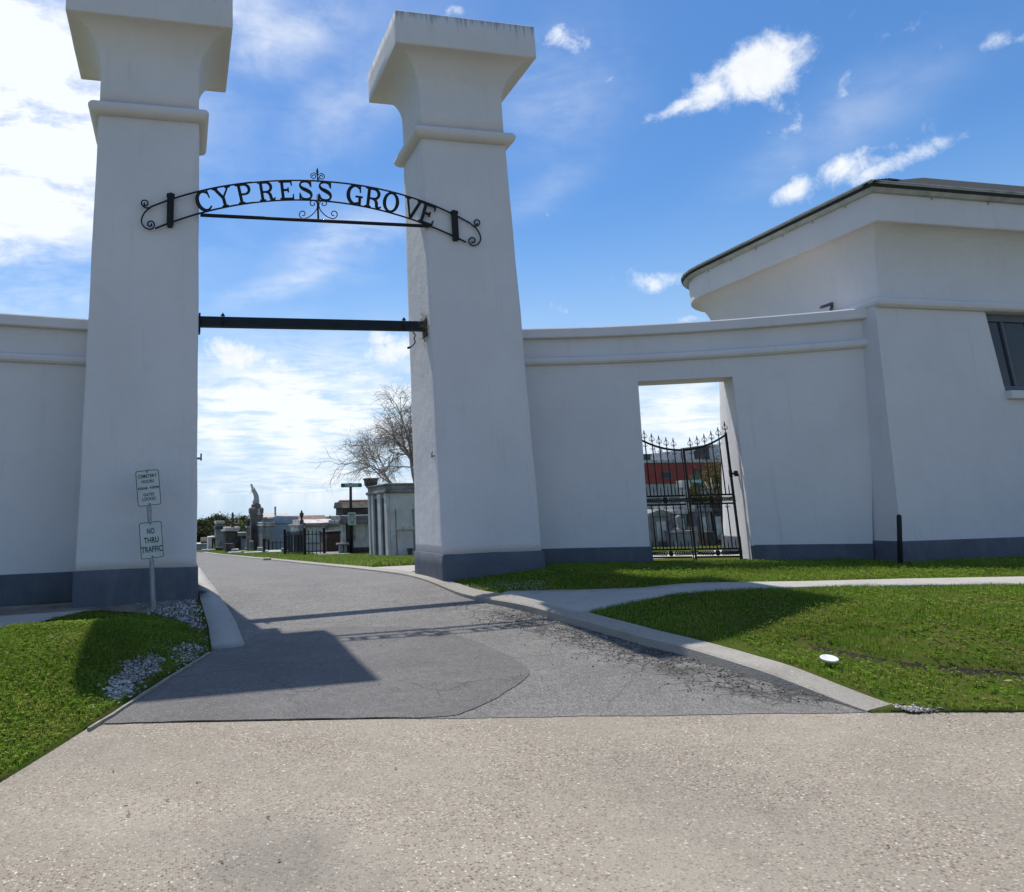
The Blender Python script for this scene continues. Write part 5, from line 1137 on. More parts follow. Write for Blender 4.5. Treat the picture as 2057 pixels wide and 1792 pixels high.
# 8. urn-topped column, obelisk, small tombs to the left
y = base_y(545, 762)+.6; k2 = (wx(556, 700, y)-wx(546, 700, y))/10; X = wx(547, 700, y); zz_ = lambda Y: wz(547, Y, y); zb = float(G(X, y))
t = thing('urn_column', 'pale square column topped by a dark urn left of the statue monument', 'column', (X, y, zb)); mb = MB(); mb.rings([[(X+sx*r*k2, y+sy*r*k2, z) for sx, sy in ((-1, -1), (1, -1), (1, 1), (-1, 1))] for r, z in ((20, zb-.2), (20, zz_(735)), (14, zz_(730)), (13, zz_(590)), (19, zz_(584)), (19, zz_(576)), (14, zz_(570)))]); part('column', mb, M['marble'], t, .01)
mb = MB(); mb.lathe([(9*k2, zz_(571)), (5*k2, zz_(560)), (12*k2, zz_(545)), (14*k2, zz_(530)), (9*k2, zz_(522)), (4*k2, zz_(516)), (0, zz_(508))], X, y, 12); part('urn', mb, M['tombdark'], t)
T = Tomb('tomb', 'blackened tomb that carries the dark obelisk', 362, 505, 592, 768, depth=3)
T.box('body', M['tombdark'], T.x(380), T.x(470), T.y0+.2, T.y1, T.zb-.2, T.z(612)); T.box('cornice', M['tombgrey'], T.x(360), T.x(480), T.y0+.05, T.y1+.1, T.z(612)+.001, T.z(600)); T.box('front_block', M['tombgrey'], T.x(382), T.x(440), T.y0-.4, T.y0+.199, T.zb-.2, T.z(705)); T.box('roof', M['tanroof'], T.x(380), T.x(494), T.y0+.6, T.y1, T.z(600)+.001, T.z(578), label='sunlit tan roof slab')
y = T.y0+.9; X = wx(431, 560, y); r = wx(443, 560, y)-X; zz_ = lambda Y: wz(431, Y, y)
mb = MB(); mb.rings([[(X+sx*f*r, y+sy*f*r, z) for sx, sy in ((-1, -1), (1, -1), (1, 1), (-1, 1))] for f, z in ((1.35, T.z(600)), (1.35, zz_(588)), (1., zz_(586)), (.62, zz_(474)), (.0, zz_(463)))]); tag(mb.build('obelisk', M['tombdark']), 'dark tapering obelisk left of the statue monument', 'obelisk')
T = Tomb('tomb', 'dark open fronted tomb with a slab roof right of the obelisk tomb', 442, 530, 620, 752, depth=2.6, y=base_y(490, 752)+2.5)
T.box('body', M['tombdark'], T.x0, T.x(500), T.y0+.2, T.y1, T.zb-.2, T.z(645)); T.box('roof', M['tombgrey'], T.x(455), T.x(545), T.y0-.2, T.y1+.2, T.z(645)+.001, T.z(618)); T.box('post', M['tombgrey'], T.x(492), T.x(498), T.y0-.15, T.y0-.05, T.zb, T.z(646)); T.box('side_wall', M['tombblue'], T.x(502), T.x(530), T.y0+.1, T.y1, T.zb-.1, T.z(665))
T = Tomb('tomb', 'grey two tiered tomb with a pale capping slab at the left of the cemetery view', 300, 378, 530, 752, depth=3)
T.box('body', M['tombgrey'], T.x(308), T.x(368), T.y0+.2, T.y1, T.zb-.2, T.z(592)); T.box('cornice', M['tombdark'], T.x(300), T.x(380), T.y0+.05, T.y1+.1, T.z(592)+.001, T.z(572)); T.box('upper_block', M['tombgrey'], T.x(312), T.x(366), T.y0+.3, T.y1, T.z(572)+.001, T.z(552)); T.box('cap_slab', M['tanroof'], T.x(306), T.x(372), T.y0+.2, T.y1, T.z(552)+.001, T.z(531)); T.box('railing_plot', M['tombdark'], T.x(298), T.x(350), T.y0-1.4, T.y0-.6, T.zb-.1, T.z(722))
y = T.y1+2; X = wx(305, 600, y); r = wx(309, 600, y)-X; mb = MB(); mb.rings([[(X+sx*f*r, y+sy*f*r, z) for sx, sy in ((-1, -1), (1, -1), (1, 1), (-1, 1))] for f, z in ((1, float(G(X, y))-.2), (1, wz(305, 500, y)), (.7, wz(305, 494, y)))]); tag(mb.build('stone_shaft', M['tombdark']), 'thin dark square shaft behind the two tiered tomb', 'shaft')
T = Tomb('tomb', 'narrow bright white tomb front at the far left by the gate pillar', 245, 300, 650, 752, depth=2.5)
T.box('body', M['tombwhite'], T.x(248), T.x(276), T.y0, T.y1, T.zb-.2, T.z(650)); T.box('side_wall', M['tombdark'], T.x(277), T.x(288), T.y0+.3, T.y1, T.zb-.1, T.z(660)); T.box('cap', M['tombwhite'], T.x(276), T.x(302), T.y0+.2, T.y1, T.z(662), T.z(648)); T.box('slab', M['marble'], T.x(200), T.x(310), T.y0-1.2, T.y0-.3, T.zb-.1, T.zb+.09)
T = Tomb('tomb', 'long low white tomb with a barrel top beside the gate pillar edge', 150, 246, 650, 748, depth=2.6, y=base_y(200, 748)+3)
T.box('body', M['tombblue'], T.x(120), T.x1, T.y0, T.y1, T.zb-.2, T.z(708)); T.box('cap', M['tombwhite'], T.x(115), T.x1+.1, T.y0-.1, T.y1+.1, T.z(708)+.001, T.z(700)); mb = MB(); zc_ = T.z(699); hh = T.z(655)-zc_
mb.rings([[(x, T.y0+1.3+1.2*math.cos(a), zc_+hh*math.sin(a)) for a in np.linspace(0, PI, 12)] for x in (T.x(195), T.x1)]); T.mk('barrel_top', mb, M['tombdark'])
# low kerbs, blocks and slabs along the road
for (X0, X1, Ya, Yb, dp_, m, lab) in ((425, 480, 742, 772, .8, 'marble', 'pale squared stone block in the grass left of the monument'), (405, 500, 764, 786, .7, 'marble', 'flat pale stone kerb in the grass below the obelisk tomb'), (525, 660, 764, 784, .8, 'marble', 'long pale grave kerb in front of the statue monument'),
        (440, 545, 757, 770, 1., 'tombgrey', 'grey grave slab between the obelisk tomb and the monument'), (622, 660, 728, 768, .5, 'marble', 'small pale headstone at the right foot of the monument'), (664, 720, 808, 826, .35, 'kerb', 'loose concrete kerb stone lying at the road edge'), (378, 440, 700, 772, .6, 'tombdark', 'small black iron bound box tomb beside the road'), (690, 722, 672, 760, .4, 'marble', 'small pale headstone before the blue grey tomb'), (202, 300, 744, 756, .6, 'marble', 'flat pale slab at the far left near the gate pillar'), (798, 825, 735, 778, .3, 'marble', 'small white marker at the left end of the railing'), (560, 590, 680, 762, .3, 'marble', 'slim pale headstone at the left foot of the monument')):
    y = base_y((X0+X1)/2, Yb); x0, x1 = wx(X0, Yb, y), wx(X1, Yb, y); z = float(G((x0+x1)/2, y)); tag(MB().box(x0, x1, y, y+dp_, z-.1, wz((X0+X1)/2, Ya, y)).build('headstone' if 'headstone' in lab or 'marker' in lab else 'stone_block', M[m], bevel=.025), lab, 'headstone' if 'headstone' in lab or 'marker' in lab else 'stone')

# ------------------------------------------------------------------ street name sign ORANGE
y = base_y(1316, 785); X = wx(1316, 785, y); zb = float(G(X, y)); zz_ = lambda Y: wz(1315, Y, y)
ss_ = thing('street_sign', 'green street sign reading ORANGE above a small notice on a dark post', 'street sign', (X, y, zb)); X2 = wx(1314, 260, y)
part('post', MB().tube([(X, y, zb-.2), (X2, y, zz_(247))], .062, 8), M['iron'], ss_)
w = wx(1393, 264, y)-wx(1237, 264, y); h = zz_(250)-zz_(280); mb = MB(); plate(mb, w, h, .03, y-.11, y-.10, (wx(1393, 264, y)+wx(1237, 264, y))/2, (zz_(250)+zz_(280))/2); pn = part('name_plate', mb, M['streetgreen'], ss_)
mb = MB(); text_into(mb, 'ORANGE', (wx(1393, 264, y)+wx(1237, 264, y))/2+.01, zz_(265), w*.64, h*.74, y-.112); shift(mb, ss_.location); mb.build('lettering', M['letterwhite'], pn, fix=False)
w = wx(1350, 515, y)-wx(1289, 515, y); h = zz_(466)-zz_(562); cx_ = (wx(1350, 515, y)+wx(1289, 515, y))/2; cz_ = (zz_(466)+zz_(562))/2
mb = MB(); plate(mb, w, h, .05, y-.11, y-.10, cx_, cz_); pn = part('notice_plate', mb, M['signwhite'], ss_)
for s_, dz_, tw, th in (('CEMETERY', .33, .72, .1), ('HOURS', .19, .5, .1), ('8:00AM - 4:00PM', .0, .82, .08), ('GATES', -.2, .45, .1), ('LOCKED', -.34, .55, .1)): mb = MB(); text_into(mb, s_, cx_, cz_+dz_*h, w*tw, h*th, y-.1125); shift(mb, ss_.location); mb.build('text_line', M['signgreen'], pn, fix=False)

# ------------------------------------------------------------------ things seen through the side gate
Z3 = lambda X, Y: (1275.6+X*.1681, 843.7+Y*.1681)
def g_box(nm, mkey, X0, X1, Yt, Yb, y, dp_, label, cat, group=None):
    x0 = float(at_y(*Z3(X0, Yb), y)[0]); x1 = float(at_y(*Z3(X1, Yb), y)[0]); z1 = float(at_y(*Z3((X0+X1)/2, Yt), y)[2]); return x0, x1, z1
def gb_pt(X, Y, y): p = at_y(*Z3(X, Y), y); return float(p[0]), float(p[2])
yg = float(gp(*Z3(400, 1500))[1]); print('gate tomb y', yg)
def gtomb(label, X0, X1, Yt, m, dy=0, roof='gable', roofm='tombgrey', extra=None):
    y = yg+dy; x0, _ = gb_pt(X0, 1500, y); x1, _ = gb_pt(X1, 1500, y); zt_ = gb_pt((X0+X1)/2, Yt, y)[1]; zb = float(G(x0, y))
    t = thing('tomb', label, 'tomb', ((x0+x1)/2, y, zb), 'tombs seen through the side gate'); he = zb+(zt_-zb)*.8
    part('body', MB().box(x0+.08, x1-.08, y, y+2, zb-.4, he), M[m], t, .015)
    mb = MB(); mb.box(x0, x1, y-.1, y+2.1, he+.001, he+(zt_-he)*.45)
    if roof == 'gable': mb.prism([(x0, he+(zt_-he)*.45), (x1, he+(zt_-he)*.45), ((x0+x1)/2, zt_)], y-.1, y+2.1)
    else: mb.box(x0+.1, x1-.1, y, y+2, he+(zt_-he)*.45, zt_)
    part('roof', mb, M[roofm], t, .01); w_ = x1-x0
    for a in (.12, .75): part('pilaster', MB().box(x0+w_*a, x0+w_*(a+.13), y-.06, y-.001, zb, he), M[m], t, .01)
    part('panel', MB().box(x0+w_*.3, x0+w_*.7, y-.03, y-.002, zb+.2, he-.25), M['tombwhite' if m != 'tombwhite' else 'marble'], t, .01); return t, x0, x1, y, zb, zt_
gtomb('weathered tomb with a low gable left behind the side gate', 190, 480, 1065, 'tombgrey')
gtomb('dark narrow tomb at the left edge behind the side gate', 60, 205, 1050, 'tombdark', .6, 'flat')
gtomb('pale tomb block behind the meeting bars of the side gate', 505, 665, 1030, 'tombgrey', .9, 'flat', 'tombwhite')
gtomb('tall pale grey tomb right of centre behind the side gate', 755, 960, 1000, 'tombgrey', .5, 'flat')
gtomb('very dark tomb beside the house corner behind the side gate', 935, 1130, 1000, 'tombdark', .9, 'flat', 'tombdark')
x, _ = gb_pt(560, 1480, yg-.6); zb = float(G(x, yg-.6)); mb = MB(); mb.box(x-.5, x+.5, yg-1.0, yg-.1, zb-.1, zb+.62); mb.box(x-.55, x+.55, yg-1.05, yg-.05, zb+.62, zb+.72); mb.lathe([(.25, zb+.72), (.2, zb+.82), (.1, zb+.9), (.16, zb+1.15), (.12, zb+1.3), (.14, zb+1.42), (.02, zb+1.5)], x, yg-.55, 10); tag(mb.build('grave_statuette', M['tombgrey']), 'small grey statuette on a block behind the meeting bars of the side gate', 'grave statue')
x0, _ = gb_pt(840, 1500, yg-.5); x1, _ = gb_pt(935, 1500, yg-.5); tag(MB().box(x0, x1, yg-.7, yg-.3, float(G(x0, yg))-.1, gb_pt(880, 1335, yg-.5)[1]).build('headstone', M['tombdark'], bevel=.02), 'dark slab headstone before the tall pale tomb behind the side gate', 'headstone')
# pier topped by white capital blocks
y = yg+3; x0, z1 = gb_pt(560, 725, y); x1, _ = gb_pt(625, 725, y); t = thing('stone_pier', 'pale stone pier with a block capital left of the green street signs', 'pier', ((x0+x1)/2, y, float(G(x0, y)))); part('shaft', MB().box(x0+.05, x1-.05, y, y+.4, float(G(x0, y))-.2, z1-.4), M['marble'], t, .02); part('capital', MB().box(x0-.05, x1+.1, y-.06, y+.46, z1-.399, z1), M['tombwhite'], t, .02)
# street signs
y = yg-1.; xa, za = gb_pt(740, 700, y); zb = float(G(xa, y)); t = thing('street_sign', 'green street sign pair with ORANGE seen through the side gate', 'street sign', (xa, y, zb)); part('post', MB().tube([(xa+.0, y, zb-.2), (xa, y, gb_pt(740, 655, y)[1])], .035, 8), M['iron'], t)
x0, zt_ = gb_pt(648, 708, y); x1, zl_ = gb_pt(815, 755, y); mb = MB(); plate(mb, x1-x0, zt_-zl_, .02, y-.06, y-.05, (x0+x1)/2, (zt_+zl_)/2); pn = part('name_plate', mb, M['streetgreen'], t); mb = MB(); text_into(mb, 'ORANGE', (x0+x1)/2-.03, (zt_+zl_)/2, (x1-x0)*.72, (zt_-zl_)*.7, y-.062); shift(mb, t.location); mb.build('lettering', M['letterwhite'], pn, fix=False)
x0, zt_ = gb_pt(672, 655, y); x1, zl_ = gb_pt(760, 702, y); mb = MB(); mb.box(x0, x1, y-.02, y+.01, zl_, zt_); part('cross_plate', mb, M['streetgreen'], t)
# red commercial building far behind
yr = 62.; zR = gb_pt(500, 510, yr)[1]; xr0, xr1 = 40., 74.; zb = -2.
t = thing('commercial_building', 'long red clad building with a pale base and rooftop units behind the side gate', 'building', ((xr0+xr1)/2, yr, zb))
zm = gb_pt(500, 758, yr)[1]
part('upper_wall', MB().box(xr0, xr1, yr, yr+20, zm, zR), M['redwall'], t, .02); part('base_wall', MB().box(xr0+.1, xr1-.1, yr+.1, yr+19.9, zb, zm-.002), M['greywall'], t); part('parapet_trim', MB().box(xr0-.05, xr1+.05, yr-.08, yr+20.05, zR+.002, zR+.28), M['tombwhite'], t)
for X0, X1, Ya, Yb in ((318, 440, 615, 700), (720, 800, 580, 660)):
    x0, z1 = gb_pt(X0, Ya, yr); x1, z0 = gb_pt(X1, Yb, yr); f = part('window', MB().box(x0, x1, yr-.06, yr-.003, z0, z1), M['frame'], t); part('pane', MB().box(x0+.12, x1-.12, yr-.09, yr-.061, z0+.12, z1-.12), M['glass'], t, parent=f)
for i, (X0, X1, Ya, m) in enumerate(((400, 530, 395, 'unit'), (600, 700, 370, 'unit'), (800, 880, 330, 'dunit'), (880, 1010, 310, 'unit'), (95, 185, 425, 'dunit'))):
    y = yr+3; x0, z1 = gb_pt(X0, Ya, y); x1, _ = gb_pt(X1, Ya, y); o = MB().box(x0, x1, y, y+4, zR-.1, z1); o.box(x0-.1, x1+.1, y-.1, y+4.1, z1+.001, z1+.15)
    for q in range(5): o.box(x0+.1+(x1-x0-.3)*q/5, x0+.1+(x1-x0-.3)*(q+.6)/5, y-.04, y-.001, zR+.3, z1-.2)
    part('rooftop_unit', o, M[m], t)
for X in (232, 300, 315, 380):
    x, z1 = gb_pt(X, 320, yr+1); part('roof_pole', MB().tube([(x, yr+1, zR), (x, yr+1, z1)], .05, 5), M['unit'], t)

# ------------------------------------------------------------------ trees
def leaf_cloud(n, centre, radii, size, seed, clump=26, flat=.8):
    r = np.random.default_rng(seed); cl = r.normal(size=(clump, 3)); cl /= np.linalg.norm(cl, axis=1)[:, None]; cl *= r.uniform(.35, 1., (clump, 1))**.6; cr_ = r.uniform(.16, .42, clump)
    idx = r.integers(0, clump, n); p = cl[idx]+r.normal(size=(n, 3))*cr_[idx][:, None]*.55; p = p*np.array(radii)+np.array(centre)
    a = r.normal(size=(n, 3)); a /= np.linalg.norm(a, axis=1)[:, None]; b = np.cross(a, r.normal(size=(n, 3))); b /= np.linalg.norm(b, axis=1)[:, None]; s = r.uniform(.5, 1.3, (n, 1))*size
    V = np.stack([p-a*s, p+b*s*.45, p+a*s, p-b*s*.45], 1).reshape(-1, 3); return V, np.arange(len(V)).reshape(-1, 4)
def leafy_tree(nm, label, x, y, h, w, mat, n, size, seed, trunk=.25, group='distant trees beyond the tombs', low=.12):
    zb = float(G(x, y)); t = thing(nm, label, 'tree', (x, y, zb), group); mb = MB(); rr = random.Random(seed)
    mb.tube([(0, 0, -.2), (.05, .05, h*.3), (.1, 0, h*.6), (.05, .1, h*.85)], [trunk, trunk*.75, trunk*.45, .03], 8)
    for k in range(9):
        a = rr.uniform(0, 6.28); z = h*rr.uniform(.22, .7); l = w*rr.uniform(.5, .9); mb.tube([(0.05, 0, z), (l*.5*math.cos(a), l*.5*math.sin(a), z+h*.1), (l*math.cos(a), l*math.sin(a), z+h*.22)], [trunk*.4, trunk*.22, .02], 5)
    mb.build('trunk', M['bark'], t); V, Fc = leaf_cloud(n, (0, 0, h*(.5+low/2)), (w, w, h*(.5-low/2)), size, seed); raw_mesh('crown', V, Fc, M[mat], t); return t
for (X, Y0, Y1, y, w, n, lab, sd) in ((232, 532, 745, 85, 2.9, 16000, 'broad dark evergreen tree left behind the tombs, nearest the gate pillar', 3), (160, 572, 745, 92, 3.0, 12000, 'dark evergreen tree half hidden by the left gate pillar', 5), (335, 500, 745, 96, 2.3, 8000, 'loose topped evergreen tree behind the two tiered tomb', 9), (470, 490, 745, 90, 2.4, 3000, 'thin crowned tree behind the obelisk', 12), (530, 560, 745, 95, 2.6, 2600, 'low thin crowned tree between the obelisk and the statue monument', 15), (395, 550, 745, 100, 2.6, 3500, 'small evergreen tree between the two tiered tomb and the obelisk', 19)):
    x = wx(X, Y1, y); zt_ = wz(X, Y0, y); leafy_tree('evergreen_tree', lab, x, y, zt_-float(G(x, y)), w, 'evergreen', n, .15 if n > 4000 else .12, sd)
for (X, Yt, dy, w, n, lab, sd) in ((890, 560, 8, 1.3, 5200, 'yellow green small tree behind the green street signs', 31), (1010, 470, 9, 1.2, 4200, 'taller yellow green tree beside the house corner', 33), (690, 790, 7, .7, 1800, 'low yellow green shrub under the green street signs', 35)):
    y = yg+dy; x, zt_ = gb_pt(X, Yt, y); leafy_tree('small_tree', lab, x, y, zt_-float(G(x, y)), w, 'olive', n, .085, sd, .08, 'small trees behind the side gate', .05)

def bare_tree(label, x, y, h, seed):
    zb = float(G(x, y)); t = thing('bare_tree', label, 'tree', (x, y, zb)); rr = random.Random(seed); tr = MB(); br = MB(); tw = MB()
    def grow(p, d, l, r, lv):
        pts = [p]; q = p.copy(); dd = d.copy(); n = 5 if lv < 3 else 4
        for k in range(n):
            dd = (dd+Vector((rr.gauss(0, .16), rr.gauss(0, .16), rr.gauss(0, .13)+(.05 if lv < 3 else -.07 if lv > 3 else 0)))).normalized(); q = q+dd*(l/n); pts.append(q.copy())
        (tr if lv == 0 else br if lv < 3 else tw).tube(pts, [r*(1-.5*k/n) for k in range(n+1)], 7 if lv < 2 else (4 if lv < 4 else 3), lv < 3)
        if lv >= 5 or l < .14: return
        m = {0: 7, 1: 6, 2: 6, 3: 7, 4: 4}[lv]
        for k in range(m):
            f = rr.uniform(.55 if lv == 0 else .3, 1.); i = min(int(f*n), n-1); s = pts[i].lerp(pts[i+1], f*n-i); ax = dd.orthogonal().normalized(); ax.rotate(Matrix.Rotation(rr.uniform(0, 6.28), 3, dd)); nd = dd.copy(); nd.rotate(Matrix.Rotation(rr.uniform(.35, 1.0), 3, ax)); grow(s, nd, l*rr.uniform(.5, .8), max(r*.5, .0055), lv+1)
    grow(Vector((0, 0, -.1)), Vector((-.08, 0, 1)), h*.36, .13, 0)
    tr.build('trunk', M['bark'], t); br.build('limbs', M['bark'], t); tw.build('twigs', M['bark'], t, fix=False); return t
yb = 25.5; xb = float(at_y(850, 1117, yb)[0]); bare_tree('leafless grey tree with fine twigs behind the right gate pillar', xb, yb, 9.3, 21)

# ------------------------------------------------------------------ grass, shells, crumbs, litter
def sample(poly, n, excl=()):
    P = np.array([p[:2] for p in poly]); x0, y0 = P.min(0); x1, y1 = P.max(0); xs = []; ys_ = []; c = 0
    while c < n:
        x = rng.uniform(x0, x1, n*2); y = rng.uniform(y0, y1, n*2); k = inside(poly, x, y)
        for e in excl: k &= ~inside(e, x, y)
        xs.append(x[k]); ys_.append(y[k]); c += k.sum()
        if k.sum() == 0: break
    return np.concatenate(xs)[:n], np.concatenate(ys_)[:n]
def blades(name, x, y, z, h, w, m, lean=.5):
    n = len(x); a = rng.uniform(0, 2*PI, n); hh = h*rng.uniform(.45, 1.25, n); ww = w*rng.uniform(.6, 1.3, n); la = rng.uniform(0, 2*PI, n); ll = hh*rng.uniform(.1, 1., n)*lean*1.6
    dx, dy = np.cos(a)*ww/2, np.sin(a)*ww/2; b = np.stack([x, y, z], 1); t1 = np.stack([np.cos(la)*ll*.35, np.sin(la)*ll*.35, hh*.6], 1); t2 = np.stack([np.cos(la)*ll, np.sin(la)*ll, hh], 1); d = np.stack([dx, dy, 0*dx], 1)
    V = np.stack([b-d, b+d, b+t1+d*.85, b+t1-d*.85, b+t2], 1).reshape(-1, 3); o = np.arange(n)*5
    Fc = np.concatenate([np.stack([o, o+1, o+2], 1), np.stack([o, o+2, o+3], 1), np.stack([o+3, o+2, o+4], 1)]); return raw_mesh(name, V, Fc, m)
def clover(x, y, z, s):
    n = len(x); V = []; a0 = rng.uniform(0, 6.28, n)
    for k in range(3):
        a = a0+k*2.09; c = np.stack([x+np.cos(a)*s*.6, y+np.sin(a)*s*.6, z+rng.uniform(-.2, .3, n)*s], 1); u = np.stack([np.cos(a)*s*.6, np.sin(a)*s*.6, rng.uniform(-.25, .25, n)*s], 1); v = np.stack([-np.sin(a)*s*.5, np.cos(a)*s*.5, rng.uniform(-.2, .2, n)*s], 1); V.append(np.stack([c-u, c+v, c+u, c-v], 1))
    V = np.concatenate(V).reshape(-1, 3); return V, np.arange(len(V)).reshape(-1, 4)
# right lawn
near_r = [p for p in lawn_r if p[0] < 29] + []
vis_r = [tuple(p) for p in KR_in if p[1] < 10.9] + [(5.3, 10.95)] + [(x, RW(x)-.04) for x in (6., 7., 8., 9., 10., 10.5)] + [(10.7, 8.75), (14.5, 8.75), (14.5, 2.2), tuple(E3), tuple(E2+dE*.4)]
pil = [(RPX-.82, 9), (RPX+.82, 9), (RPX+.82, 12), (RPX-.82, 12)]; pil[0] = (RPX-.82, RPY-.67); pil[1] = (RPX+.82, RPY-.67)
def patchy(x, y, f, thr): return np.array([mnoise.noise((a*f, b*f, 1.7)) for a, b in zip(x, y)]) > thr
x, y = sample(vis_r, 190000, (PAVE_R, pil)); keep = np.abs(poly_dist(x, y, RUTt)) > rng.uniform(.05, .11, len(x))
bare = (np.sin(0*x)+1)*0; gx_, gy_ = x, y
edge = poly_dist(x, y, KR_loin); t_ = tpar(x, y); keep &= ~((t_ < .35) & (x < 6.3) & (rng.random(len(x)) < .6)); keep &= (edge > .03)
nz = np.array([mnoise.noise((a*1.6, b*1.6, 4.)) for a, b in zip(x, y)]); keep &= (rng.random(len(x)) < np.clip(.95+nz*1.1, .3, 1)); x, y = x[keep], y[keep]
hb_ = .038*(1+.8*nz[keep]); o = blades('grass', x, y, LR(x, y)-.004, hb_, .0058, M['grass']); tag(o, 'short bright green grass of the right hand lawn', 'grass', kind='stuff')
x, y = sample(vis_r, 26000, (PAVE_R, pil)); k = (np.abs(poly_dist(x, y, RUTt)) > .12) & (poly_dist(x, y, KR_loin) > .05); k &= np.array([mnoise.noise((a*1.1, b*1.1, 9.)) for a, b in zip(x, y)]) > -.15; x, y = x[k], y[k]; V, Fc = clover(x, y, LR(x, y)+rng.uniform(.012, .045, len(x)), rng.uniform(.009, .019, len(x))); tag(raw_mesh('clover', V, Fc, M['grass']), 'clover and broad leaved weeds in the right hand lawn', 'weeds', kind='stuff')
# left lawn
vis_l = [(-4.5, S_L[1]+.35), tuple(S_L+np.array([-.0, .02])), tuple(E0+np.array([-.03, .02])), tuple(gp(418, 1309)[:2])] + [tuple(gp(u, v, LL)[:2]) for u, v in ((414, 1286), (395, 1268), (350, 1250), (280, 1236), (172, 1231), (100, 1247), (0, 1268))] + [(-4.5, 8.2)]
shell1 = [tuple(gp(u, v, LL)[:2]) for u, v in ((205, 1395), (240, 1330), (300, 1312), (335, 1325), (325, 1350), (280, 1385), (232, 1414))]
shell3 = [tuple(gp(u, v, LL)[:2]) for u, v in ((335, 1300), (380, 1290), (416, 1297), (417, 1311), (350, 1350))]
x, y = sample(vis_l, 100000); k = ~inside(shell1, x, y) | (rng.random(len(x)) < .10); k &= ~inside(shell3, x, y) | (rng.random(len(x)) < .35); nz = np.array([mnoise.noise((a*1.6, b*1.6, 2.)) for a, b in zip(x, y)]); k &= rng.random(len(x)) < np.clip(1.+nz*1.1, .4, 1)
d_ = np.abs(poly_dist(x, y, [tuple(S_L), tuple(E0)])); k &= (d_ > .06) | (rng.random(len(x)) < .3); x, y, nz = x[k], y[k], nz[k]
tag(blades('grass', x, y, LL(x, y)-.004, .040*(1+.8*nz), .006, M['grass']), 'short green grass of the left hand lawn mound', 'grass', kind='stuff')
x, y = sample(vis_l, 16000); k = ~inside(shell1, x, y) & ~inside(shell3, x, y); x, y = x[k], y[k]; V, Fc = clover(x, y, LL(x, y)+rng.uniform(.012, .045, len(x)), rng.uniform(.009, .019, len(x))); tag(raw_mesh('clover', V, Fc, M['grass']), 'clover and broad leaved weeds in the left hand lawn', 'weeds', kind='stuff')
# sunny cemetery lawn beyond the gateway and behind the side gate
KRi2 = [tuple(p) for p in KR_in if p[1] > 15.5]
cem = KRi2 + [(KRi2[-1][0]+4.5, KRi2[-1][1])] + [(wx(660, 760, 41.), 41.), (9.8, 30.), (12.5, 23.), (12.5, 20.)]; avp = [tuple(p) for p in av]
x, y = sample(cem, 130000, (avp,)); dd_ = np.hypot(x, y); k = (rng.random(len(x)) < np.clip(20/dd_, .3, 1)); x, y, dd_ = x[k], y[k], dd_[k]; tag(blades('grass', x, y, G(x, y)-.045, .045+.0022*dd_, .012+.0011*dd_, M['lawn2']), 'sunny mown grass between the cemetery road and the tombs', 'grass', kind='stuff')
gpoly = [(jl1[0]+.6, 12.5), (jr1[0]+2.6, 12.5), (20., 24.), (12.0, 24.)]; x, y = sample(gpoly, 16000); tag(blades('grass', x, y, G(x, y)-.045, .07, .016, M['lawn2']), 'mown grass seen through the side gate', 'grass', kind='stuff')
# stones
def stones(name, x, y, z, s, m, label, cat):
    n = len(x); base = np.array([(1, 0, 0), (-1, 0, 0), (0, 1, 0), (0, -1, 0), (0, 0, 1), (0, 0, -1.)]); V = base[None]*rng.uniform(.5, 1.2, (n, 6, 1))*s[:, None, None]*np.array([1, 1, .55]); a = rng.uniform(0, 6.28, n); c, q = np.cos(a), np.sin(a); tl = rng.uniform(-.5, .5, n)
    X_, Y_, Z_ = V[..., 0], V[..., 1], V[..., 2]; X2_ = X_*c[:, None]-Y_*q[:, None]; Y2_ = X_*q[:, None]+Y_*c[:, None]; Z2_ = Z_+tl[:, None]*X_
    V = np.stack([X2_+x[:, None], Y2_+y[:, None], Z2_+z[:, None]+s[:, None]*.25], -1).reshape(-1, 3); f = np.array([(0, 2, 4), (2, 1, 4), (1, 3, 4), (3, 0, 4), (2, 0, 5), (1, 2, 5), (3, 1, 5), (0, 3, 5)]); Fc = (np.arange(n)[:, None, None]*6+f[None]).reshape(-1, 3); return tag(raw_mesh(name, V, Fc, m), label, cat, kind='stuff')
def soft(poly, n, d0=.16):
    x, y = sample(poly, n*3); d = np.abs(poly_dist(x, y, list(poly)+[poly[0]])); nz = np.array([mnoise.noise((a*5, b*5, 3.)) for a, b in zip(x, y)]); k = rng.random(len(x)) < sst(d+nz*.12, -.02, d0); return x[k][:n], y[k][:n]
x1_, y1_ = soft(shell1, 1250); x2_, y2_ = soft(shell3, 200)
shell2 = [tuple(gp(u, v, LL)[:2]) for u, v in ((268, 1214), (330, 1206), (395, 1200), (407, 1226), (417, 1262), (405, 1276), (350, 1246), (285, 1232))]; x3_, y3_ = soft(shell2, 1500)
x4_, y4_ = sample([tuple(gp(u, v, LL)[:2]) for u, v in ((180, 1440), (205, 1340), (300, 1290), (417, 1275), (418, 1308), (300, 1385))], 320)
x = np.concatenate([x1_, x2_, x3_, x4_]); y = np.concatenate([y1_, y2_, y3_, y4_]); stones('shell_gravel', x, y, LL(x, y), rng.uniform(.005, .026, len(x)), M['shell'], 'white crushed shell gravel around the sign post and along the left lawn edge', 'gravel')
sh4 = [tuple(gp(u, v, LR)[:2]) for u, v in ((1745, 1402), (1800, 1414), (1905, 1422), (1885, 1431), (1830, 1431))]; sh5 = [tuple(gp(u, v, LR)[:2]) for u, v in ((905, 1172), (1100, 1165), (1130, 1183), (985, 1188), (930, 1180))]
